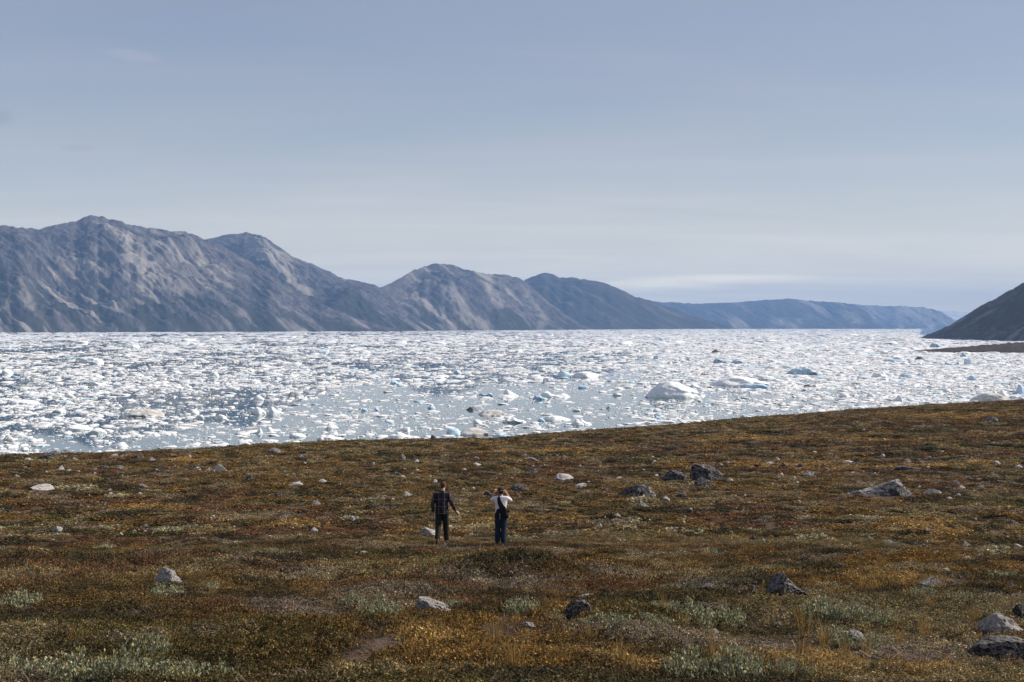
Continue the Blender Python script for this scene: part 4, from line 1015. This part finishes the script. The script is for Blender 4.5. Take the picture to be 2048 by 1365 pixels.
# dry straw and dead twigs lying between
GR_V = [grass_clump(700 + k, 26, 1.0, 0.016, 0.5) for k in range(5)]
def straw(r0, r1, dens, size, label):
    n = int(span(r0, r1) * dens)
    x, y = sector(r0, r1, n, rs)
    px, py = project(np.stack([x, y, ground_z(x, y, False)], -1))
    w = np.maximum(ell(px, py, STRAWP), 0.35 * ell(px, py, BARE)) * 0.75 + 0.03 + 0.2 * smooth(0.6, 0.72, fbm2(x / 3.0, y / 3.0 + 40, 3, 219))
    keep = (rs.uniform(size=n) < w) & ~in_rock(x, y); x, y = x[keep], y[keep]; n = len(x)
    s = size * rs.uniform(0.5, 1.5, n)
    T = np.array((0.24, 0.145, 0.045)) * rs.uniform(0.55, 1.3, n)[:, None]
    scatter("dry_grass", np.stack([x, y, ground_z(x, y)], -1), np.stack([rs.normal(size=n) * .3, rs.normal(size=n) * .3, rs.uniform(0, math.tau, n)], -1), np.stack([s, s, s], -1), T,
            rs.randint(0, 5, n), [piece("blades", m) for m in GR_V], label, "dry grass")
straw(4.5, 20, 24, 0.11, "dry straw-coloured grass between the dwarf shrubs near the camera")
straw(20, 60, 5, 0.17, "dry straw-coloured grass on the slope around the two people")
# litter of twigs on the bare soil
def twig_piece(seed):
    r = np.random.RandomState(seed); n = 34
    c = r.uniform(-1, 1, (n, 3)) * np.array((1, 1, 0.12)) + np.array((0, 0, 0.13)); d = r.normal(size=(n, 3)) * np.array((1, 1, .3)); d /= np.linalg.norm(d, axis=1)[:, None]
    L = r.uniform(0.15, 0.5, n)[:, None]; sd = np.cross(d, (0, 0, 1)) * 0.022
    co = np.stack([c - d * L - sd, c - d * L + sd, c + d * L + sd * .4, c + d * L - sd * .4], 1).reshape(-1, 3)
    me = mesh_np("twig_piece", co, np.arange(n * 4).reshape(n, 4), False, (STRAW,)); vcol(me, "leafcol", np.repeat(r.uniform(0.3, 1.5, (n, 1)) * np.ones((1, 3)), 4, 0)); return me
TW = [twig_piece(740 + k) for k in range(4)]
n = 9000; x, y = sector(4.5, 40, n, rs); px, py = project(np.stack([x, y, ground_z(x, y, False)], -1))
keep = (rs.uniform(size=n) < np.clip(ell(px, py, BARE) + 0.06, 0, 1)) & ~in_rock(x, y); x, y = x[keep], y[keep]; n = len(x); s = 0.16 * rs.uniform(0.6, 1.5, n)
scatter("twig_litter", np.stack([x, y, ground_z(x, y)], -1), np.stack([0 * x, 0 * x, rs.uniform(0, math.tau, n)], -1), np.stack([s, s, s], -1), np.array((0.24, 0.175, 0.14)) * rs.uniform(0.6, 1.3, n)[:, None], rs.randint(0, 4, n),
        [piece("twigs", m) for m in TW], "grey-brown dead twigs and lichen littering the bare soil patches", "twig litter")

# tall golden grass tufts near the camera
T_V = [grass_clump(870 + k, 34, 1.0, 0.007, 0.16, STRAW_T, (0.30, 0.185, 0.055), 0.35) for k in range(4)]
TUFT = [(1030,1355,95,"tallest, upright on the bottom edge near centre"),(990,1300,70,"thin, left of the tallest one"),(1240,1350,75,"bushy, bottom edge right of centre"),(1275,1365,60,"beside the bushy one on the bottom edge"),(1610,1290,75,"left edge of the golden patch, lower right"),(1650,1310,80,"middle of the golden patch, lower right"),(1600,1255,55,"behind the golden patch, lower right"),(1690,1325,60,"lowest in the golden patch, lower right"),(1735,1330,60,"right edge of the golden patch, lower right"),
 (1430,1345,95,"among the centre-right willows on the bottom edge"),(1370,1262,50,"single thin stalks by the leafiest willow"),(1185,1295,60,"by the blocky pale rock"),(860,1272,45,"short, below the long pale slab"),(820,1330,50,"short, on the bare soil, bottom centre"),(1330,1240,60,"leaning stalks left of the leafiest willow"),(1525,1196,34,"two stalks beside the peaked grey rock"),(1850,1285,60,"next to the large pale rock, right side"),(1800,1300,50,"below the twiggy willow, right side"),(1560,1350,70,"far end of the bottom willows"),(620,1300,36,"small, left of the bare soil patch"),(1130,1345,55,"short, bottom edge near centre"),(1950,1245,40,"above the large pale rock")]
for (x, y, hp, lab) in TUFT:
    P = at(x, min(y, 1362)); d = float(np.hypot(P[0], P[1]))
    o = link(bpy.data.objects.new("grass_tuft", T_V[RS.randint(4)])); s = hp * d / FPX
    o.location = P; o.rotation_euler = (0, 0, RS.uniform(0, math.tau)); o.scale = (s, s, s)
    tag(o, "golden dry grass tuft, " + lab, "grass tuft", "golden grass tufts")
# ------------------------------------------------------------------ the two people
def blob(name, hulls, voxel, m, smooth_it=2, cut=None):
    """each hull is a list of (centre, radius or (rx, ry, rz)); the convex hulls are fused into one continuous skin"""
    bm = bmesh.new()
    n, _ = ico(2)
    for h in hulls:
        t = bmesh.new(); pts = []
        for c, r in h:
            r = (r, r, r) if isinstance(r, (int, float)) else r
            pts += [t.verts.new(tuple(np.array(c) + v * np.array(r))) for v in n]
        out = bmesh.ops.convex_hull(t, input=t.verts)
        bmesh.ops.delete(t, geom=list({g for g in out["geom_interior"] + out["geom_unused"] if isinstance(g, bmesh.types.BMVert)}), context="VERTS")
        me = bpy.data.meshes.new("tmp"); t.to_mesh(me); t.free(); bm.from_mesh(me); bpy.data.meshes.remove(me)
    me = bpy.data.meshes.new("tmp"); bm.to_mesh(me); bm.free()
    o = link(bpy.data.objects.new("tmp", me))
    r = o.modifiers.new("r", "REMESH"); r.mode = "VOXEL"; r.voxel_size = voxel; r.use_smooth_shade = True
    s = o.modifiers.new("s", "SMOOTH"); s.iterations = smooth_it; s.factor = 0.5
    dg = bpy.context.evaluated_depsgraph_get(); dg.update()
    res = bpy.data.meshes.new_from_object(o.evaluated_get(dg))
    bpy.data.objects.remove(o); bpy.data.meshes.remove(me)
    res.name = name; res.materials.clear(); res.materials.append(m)
    res.polygons.foreach_set("use_smooth", np.ones(len(res.polygons), dtype=bool))
    return res
def limb(*js): return [[js[i], js[i + 1]] for i in range(len(js) - 1)]
def hand(w, d, palm_n, curl, side, L=0.18):
    """five fingers leaving a palm at w along d; palm_n is the palm's normal, side the thumb's direction"""
    w, d, pn, sd = (np.array(v, float) for v in (w, d, palm_n, side)); d /= np.linalg.norm(d)
    sd -= d * (sd @ d); sd /= np.linalg.norm(sd); pn = np.cross(d, sd) * np.sign(np.cross(d, sd) @ pn or 1)
    k = L / 0.18
    knu = w + d * 0.095 * k
    hs = [[(w, 0.024 * k), (knu + sd * 0.026 * k, 0.017 * k), (knu - sd * 0.030 * k, 0.015 * k)]]
    for j, (off, ln) in enumerate(((0.030, .074), (0.010, .083), (-0.011, .077), (-0.031, .060))):
        p = knu + sd * off * k; dirv = d.copy()
        for seg, f in enumerate((0.45, 0.32, 0.23)):
            a = curl * (0.7 + 0.5 * seg) + 0.05 * j; dirv = d * math.cos(a) + pn * math.sin(a)
            q = p + dirv * ln * f * k * 1.05 + sd * off * 0.08
            hs.append([(p, (0.0095 - 0.001 * seg) * k), (q, (0.0085 - 0.001 * seg) * k)]); p = q
    p = w + d * 0.03 * k + sd * 0.02 * k
    q = p + (d * 0.55 + sd * 0.75 + pn * 0.2) * 0.045 * k; r = q + (d * 0.85 + sd * 0.35 + pn * 0.3) * 0.035 * k
    hs += [[(p, 0.014 * k), (q, 0.011 * k)], [(q, 0.0105 * k), (r, 0.008 * k)]]
    return hs
def head(c, f, s=1.0):
    """skull, jaw, nose, ears and neck root; f = facing direction in the ground plane"""
    c = np.array(c); f = np.array((*f, 0.0)); f /= np.linalg.norm(f); r = np.array((f[1], -f[0], 0)); u = np.array((0, 0, 1.0))
    def P(a, b, z): return c + (r * a + f * b + u * z) * s
    hs = [[(P(0, -.015, .03), (.076 * s, .092 * s, .088 * s)), (P(0, .03, -.03), (.064 * s, .066 * s, .07 * s))],
          [(P(0, .035, -.02), .060 * s), (P(0, .068, -.085), .026 * s), (P(.03, .03, -.075), .028 * s), (P(-.03, .03, -.075), .028 * s)],
          [(P(0, .098, .005), .010 * s), (P(0, .116, -.028), .014 * s), (P(.012, .1, -.035), .010 * s), (P(-.012, .1, -.035), .010 * s)],
          [(P(.03, .082, .025), .016 * s), (P(-.03, .082, .025), .016 * s)], [(P(.022, .09, -.062), .009 * s), (P(-.022, .09, -.062), .009 * s)]]
    for e in (1, -1): hs.append([(P(.078 * e, -.01, .012), (.012 * s, .022 * s, .026 * s)), (P(.084 * e, -.02, .022), (.008 * s, .016 * s, .016 * s)), (P(.074 * e, 0, -.022), .009 * s)])
    return hs, P
def cloth_mat(name, base, rough=0.85, scale=60.0, var=0.25):
    m = mat(name, base, rough, 0.15); t = NT(m); co = t.coord()
    f = t.rng(t.noise(9.0, 5, 0.6, co), 0.3, 0.7, 1 - var, 1 + var)
    v = t.n("ShaderNodeVectorMath", operation="SCALE"); v.inputs[0].default_value = base; t.l(f, v.inputs["Scale"]); t.base(v.outputs[0])
    t.bump(t.noise(14.0, 4, 0.6, co), 0.55, 0.03); return m
SKIN = mat("skin", (0.46, 0.25, 0.175), 0.55, 0.35); SKIN.node_tree.nodes["Principled BSDF"].inputs["Subsurface Weight"].default_value = 0.05
HAIR = cloth_mat("brown_hair", (0.075, 0.038, 0.025), 0.6, var=0.5); HAIR2 = cloth_mat("dark_hair", (0.03, 0.022, 0.018), 0.6, var=0.5)
DARKPANTS = cloth_mat("dark_green_trousers", (0.022, 0.026, 0.023)); BLUEPANTS = cloth_mat("dark_blue_trousers", (0.016, 0.026, 0.048)); SHOE = cloth_mat("brown_leather", (0.13, 0.055, 0.035), 0.6)
BLACKSHOE = cloth_mat("black_boots", (0.02, 0.02, 0.022), 0.6); TEE = cloth_mat("white_cotton", (0.74, 0.69, 0.69), 0.9, var=0.06); NAVY = cloth_mat("navy_cap_cloth", (0.02, 0.025, 0.045)); BAGM = cloth_mat("black_bag_cloth", (0.014, 0.016, 0.022)); SOLE = mat("rubber_sole", (0.12, 0.075, 0.055), 0.9)
PLASTIC = mat("black_plastic", (0.02, 0.02, 0.02), 0.4, 0.5); GLASS = mat("lens_glass", (0.01, 0.012, 0.02), 0.08, 0.6); BELT = mat("pale_cord", (0.5, 0.48, 0.45), 0.8)
def plaid():
    m = mat("plaid_shirt", (0.03, 0.025, 0.04), 0.88, 0.12); t = NT(m); co = t.coord()
    s = t.n("ShaderNodeSeparateXYZ"); t.l(co, s.inputs[0])
    def bands(src, period, phase, w):
        a = t.n("ShaderNodeMath", operation="MULTIPLY_ADD"); t.l(src, a.inputs[0]); a.inputs[1].default_value = 1 / period; a.inputs[2].default_value = phase
        b = t.n("ShaderNodeMath", operation="FRACT"); t.l(a.outputs[0], b.inputs[0])
        c = t.n("ShaderNodeMath", operation="LESS_THAN"); t.l(b.outputs[0], c.inputs[0]); c.inputs[1].default_value = w
        return c.outputs[0]
    c = t.mix(bands(s.outputs[0], 0.165, 0.45, 0.42), (0.015, 0.014, 0.022), (0.034, 0.019, 0.026))
    c = t.mix(bands(s.outputs[2], 0.20, 0.2, 0.40), c, (0.024, 0.017, 0.025))
    c = t.mix(bands(s.outputs[2], 0.20, 0.62, 0.08), c, (0.095, 0.085, 0.115))
    c = t.mix(bands(s.outputs[0], 0.165, 0.56, 0.085), c, (0.135, 0.12, 0.14))
    t.base(c); t.bump(t.noise(11.0, 4, 0.6, co), 0.6, 0.03); return m
PLAID = plaid()
def part(name, me, parent):
    o = link(bpy.data.objects.new(name, me)); o.parent = parent; return o
def foot_z(px, py): return at(px, py)

# the man in the plaid shirt, walking away, right hand held out
P = foot_z(883, 1092)
man = empty("person", (P[0], P[1] + 0.05, float(ground_z(P[0], P[1] + 0.05)) + 0.05), -math.atan2(P[0], P[1]))
hc = (.045, .05, 1.675); hh_, hp = head(hc, (.35, 1.0))
Ls, Le, Lw = (-.180, .0, 1.405), (-.262, -.035, 1.14), (-.245, .065, .90)
Rs, Re, Rw = (.190, .0, 1.405), (.285, -.035, 1.16), (.405, .075, .935)
Lh, Lk, La = (-.075, 0, .92), (-.100, .03, .50), (-.122, -.135, .145)
Rh, Rk, Ra = (.095, 0, .92), (.122, .12, .50), (.140, .19, .095)
body = hh_ + limb(((.01, .0, 1.42), .07), ((.04, .04, 1.57), .054)) + [[((-.13, .0, 1.40), .065), ((.14, .0, 1.40), .065), ((.0, .0, 1.12), (.135, .09, .08))], [((.0, 0, 1.15), (.14, .095, .08)), ((.01, 0, .93), (.155, .11, .09))]]
body += limb((Ls, .055), (Le, .042), (Lw, .029)) + limb((Rs, .055), (Re, .042), (Rw, .029))
body += limb((Lh, .085), (Lk, .058), (La, .042)) + limb((Rh, .085), (Rk, .058), (Ra, .042))
body += hand(Lw, (.05, .22, -.97), (.9, .2, 0), 0.35, (.3, .9, 0)) + hand(Rw, (.72, .35, -.60), (-.4, .2, -.8), 0.22, (.25, .9, .25))
body += [[(La, .04), ((-.122, -.12, .06), .03), ((-.122, .02, .03), .025)], [(Ra, .04), ((.140, .19, .045), .035), ((.155, .33, .035), .03)]]
part("body", blob("body", body, 0.0075, SKIN), man)
shirt = [[((-.155, .0, 1.395), .072), ((.165, .0, 1.395), .072), ((.02, .015, 1.49), (.075, .07, .03)), ((.0, .005, 1.18), (.185, .130, .06))], [((.0, .005, 1.20), (.185, .130, .06)), ((.01, .0, .98), (.190, .140, .05)), ((.01, .0, .86), (.195, .145, .018))]]
shirt += limb((Ls, .070), (Le, .060), ((-.247, .052, .935), .044)) + limb((Rs, .070), (Re, .058), ((.392, .06, .962), .043))
shirt += [[((-.055, .045, 1.50), .02), ((.035, -.045, 1.515), .022), ((.105, .04, 1.50), .02)]]
part("shirt", blob("shirt", shirt, 0.011, PLAID), man)
tr = [[((-.075, 0, .90), (.118, .128, .08)), ((.095, 0, .90), (.118, .128, .08))]] + limb((Lh, .118), ((-.100, .03, .50), .086), ((-.122, -.10, .19), .080)) + limb((Rh, .118), ((.122, .12, .50), .086), ((.140, .185, .12), .080))
part("trousers", blob("trousers", tr, 0.011, DARKPANTS), man)
for ank, heel, toe in (((-.122, -.135, .14), (-.122, -.155, .10), (-.122, .035, .035)), ((.140, .19, .10), (.140, .15, .045), (.157, .36, .04))):
    sh = part("shoe", blob("shoe", [[(ank, .052), (heel, .044), (toe, (.045, .04, .034))]], 0.008, SHOE), man)
    hz, tz = np.array(heel), np.array(toe); dn = np.array((0, -.22, -.98)) * 0.030 if heel[2] > .06 else np.array((0, 0, -.024))
    part("sole", blob("sole", [[(tuple(hz + dn), (.043, .05, .016)), (tuple(tz + dn * 0.7), (.044, .045, .014))]], 0.007, SOLE), sh)
hairh = [[(tuple(hp(0, -.028, .040)), (.083, .092, .086)), (tuple(hp(0, .02, .078)), (.066, .07, .05))], [(tuple(hp(0, -.07, -.035)), (.06, .028, .045)), (tuple(hp(0, -.06, .03)), (.07, .04, .05))]]
part("hair", blob("hair", hairh, 0.008, HAIR), man)
man.scale = (.925, .925, .925)
tag(man, "man in a dark plaid shirt walking away, right hand held out", "person")

# the person in the white T-shirt, both hands raised to the face
P = foot_z(1002, 1092)
per = empty("person", (P[0], P[1] + 0.03, float(ground_z(P[0], P[1] + 0.03)) + 0.045), -math.atan2(P[0], P[1]))
hc = (.0, .06, 1.535); hh_, hp = head(hc, (-.05, 1.0), 0.97)
Ls, Le, Lw = (-.165, .02, 1.335), (-.292, .055, 1.275), (-.195, .165, 1.475)
Rs, Re, Rw = (.165, .02, 1.335), (.300, .055, 1.262), (.150, .175, 1.475)
Lh, Lk, La = (-.085, 0, .86), (-.098, .02, .47), (-.105, .0, .09)
Rh, Rk, Ra = (.085, 0, .86), (.082, .015, .47), (.072, -.03, .09)
body = hh_ + limb(((0, .02, 1.34), .06), ((0, .045, 1.45), .047)) + [[((-.12, .01, 1.32), .058), ((.12, .01, 1.32), .058), ((0, .0, 1.05), (.115, .085, .08))], [((0, 0, 1.08), (.118, .085, .08)), ((0, 0, .88), (.145, .105, .08))]]
body += limb((Ls, .046), (Le, .038), (Lw, .026)) + limb((Rs, .046), (Re, .038), (Rw, .026)) + limb((Lh, .08), (Lk, .054), (La, .038)) + limb((Rh, .08), (Rk, .054), (Ra, .038))
body += hand(Lw, (.30, .35, .88), (.6, .6, -.3), 0.55, (.75, -.2, -.1), 0.165) + hand(Rw, (-.45, .40, .70), (-.6, .6, -.3), 0.65, (-.75, -.2, -.2), 0.165)
body += [[(La, .036), ((-.105, -.02, .04), .03), ((-.112, .12, .03), .028)], [(Ra, .036), ((.072, -.05, .04), .03), ((.078, .09, .03), .028)]]
part("body", blob("body", body, 0.0075, SKIN), per)
tee = [[((-.150, .015, 1.335), .064), ((.150, .015, 1.335), .064), ((0, .025, 1.385), (.075, .065, .028)), ((0, .0, 1.10), (.165, .118, .05))], [((0, 0, 1.12), (.165, .118, .05)), ((0, 0, .90), (.170, .125, .02)), ((-.02, 0, .80), (.165, .125, .012))]]
tee += [[(Ls, .070), ((-.255, .045, 1.295), .062)], [(Rs, .070), ((.262, .045, 1.283), .062)]]
part("t_shirt", blob("t_shirt", tee, 0.010, TEE), per)
tr = [[((-.08, 0, .86), (.112, .132, .09)), ((.08, 0, .86), (.112, .132, .09)), ((0, 0, .97), (.158, .122, .03))]] + limb((Lh, .106), (Lk, .084), ((-.105, .0, .10), .078)) + limb((Rh, .106), (Rk, .086), ((.072, -.03, .10), .082))
part("trousers", blob("trousers", tr, 0.010, BLUEPANTS), per)
for ank, heel, toe in (((-.105, .0, .09), (-.105, -.03, .04), (-.114, .16, .035)), ((.072, -.03, .09), (.072, -.06, .04), (.08, .13, .035))):
    part("shoe", blob("shoe", [[(ank, .048), (heel, .040), (toe, (.042, .04, .032))]], 0.008, BLACKSHOE), per)
part("hair", blob("hair", [[(tuple(hp(0, -.03, .025)), (.080, .088, .07)), (tuple(hp(0, -.06, -.05)), (.058, .034, .04))]], 0.008, HAIR2), per)
capo = part("cap", blob("cap", [[(tuple(hp(0, -.012, .052)), (.090, .104, .066)), (tuple(hp(0, -.005, .085)), (.066, .076, .042))]], 0.008, NAVY), per)
part("brim", blob("brim", [[(tuple(hp(0, .09, .052)), (.07, .03, .008)), (tuple(hp(0, .155, .040)), (.05, .02, .006))]], 0.006, NAVY), capo)
part("strap_label", blob("strap_label", [[(tuple(hp(-.022, -.114, .032)), (.008, .006, .008)), (tuple(hp(.022, -.114, .030)), (.008, .006, .008))]], 0.004, BELT), capo)
per.scale = (.925, .925, .925)
tag(per, "person in a white T-shirt and navy cap, both hands raised to the face", "person")
def on_body(o): o.location = per.location; o.rotation_euler = per.rotation_euler; o.scale = per.scale; return o
# the dark sling bag across the back, and the camera at the eyes
bag = on_body(empty("sling_bag"))
path = [(-.060, .02, 1.405), (-.075, -.085, 1.365), (-.050, -.128, 1.24), (.015, -.140, 1.10), (.10, -.135, .98), (.165, -.085, .90), (.19, .0, .87)]
st = []
for i in range(len(path) - 1):
    w0, w1 = (0.058 + 0.024 * i, 0.058 + 0.024 * (i + 1)); d = np.array((.62, 0, .78))
    a, b = np.array(path[i]), np.array(path[i + 1])
    st.append([(tuple(a - d * w0 * .55), .012), (tuple(a + d * w0 * .55), .012), (tuple(b - d * w1 * .55), .012), (tuple(b + d * w1 * .55), .012)])
part("strap", blob("strap", st, 0.007, BAGM), bag)
part("pouch", blob("pouch", [[((-.115, -.125, .985), (.03, .035, .05)), ((.10, -.135, 1.06), (.05, .035, .07)), ((.15, -.10, .85), (.055, .06, .05)), ((-.10, -.125, .82), (.03, .03, .04))], [((.175, -.06, .90), (.05, .06, .06)), ((.195, -.05, .80), (.04, .05, .045))]], 0.009, BAGM), bag)
part("drawcord", blob("drawcord", [[((-.035, -.178, .92), .006), ((-.032, -.172, .74), .006)]], 0.004, BELT), bag)
tag(bag, "dark sling bag worn across the back over the white T-shirt", "bag")
cm = on_body(empty("camera"))
part("body", blob("camera_body", [[((-.058, .205, 1.555), .012), ((.058, .205, 1.555), .012), ((-.058, .205, 1.50), .012), ((.058, .205, 1.50), .012), ((-.058, .235, 1.555), .012), ((.058, .235, 1.555), .012), ((-.058, .235, 1.50), .012), ((.058, .235, 1.50), .012)], [((0, .215, 1.575), .016), ((0, .23, 1.575), .016)]], 0.006, PLASTIC), cm)
ln = part("lens", blob("lens", [[((0, .25, 1.525), (.034, .012, .034)), ((0, .315, 1.525), (.033, .012, .033))]], 0.006, PLASTIC), cm)
part("glass", blob("glass", [[((0, .328, 1.525), (.026, .006, .026)), ((0, .33, 1.525), (.024, .006, .024))]], 0.005, GLASS), ln)
tag(cm, "small dark camera held up to the eyes under the navy cap", "camera")
# ------------------------------------------------------------------ the air over the fjord
def build_haze():
    bm = bmesh.new(); bmesh.ops.create_cube(bm, size=1.0)
    x0, x1, y0, y1, z0, z1 = -16000.0, 16000.0, -480.0, 29500.0, -6.0, 720.0
    for v in bm.verts:
        v.co = (x0 + (x1 - x0) * (v.co.x + .5), y0 + (y1 - y0) * (v.co.y + .5), z0 + (z1 - z0) * (v.co.z + .5))
    me = bpy.data.meshes.new("haze"); bm.to_mesh(me); bm.free()
    m = bpy.data.materials.new("fjord_air"); m.use_nodes = True; t = m.node_tree; t.nodes.clear()
    out = t.nodes.new("ShaderNodeOutputMaterial"); v = t.nodes.new("ShaderNodeVolumePrincipled")
    v.inputs["Color"].default_value = (0.33, 0.57, 1.0, 1); v.inputs["Density"].default_value = HAZE
    v.inputs["Anisotropy"].default_value = 0.0
    t.links.new(v.outputs[0], out.inputs["Volume"])
    me.materials.append(m)
    tag(link(bpy.data.objects.new("haze", me)), "thin blue air between the camera and the far mountains", "haze", kind="stuff")
HAZE = 5.0e-5
build_haze()
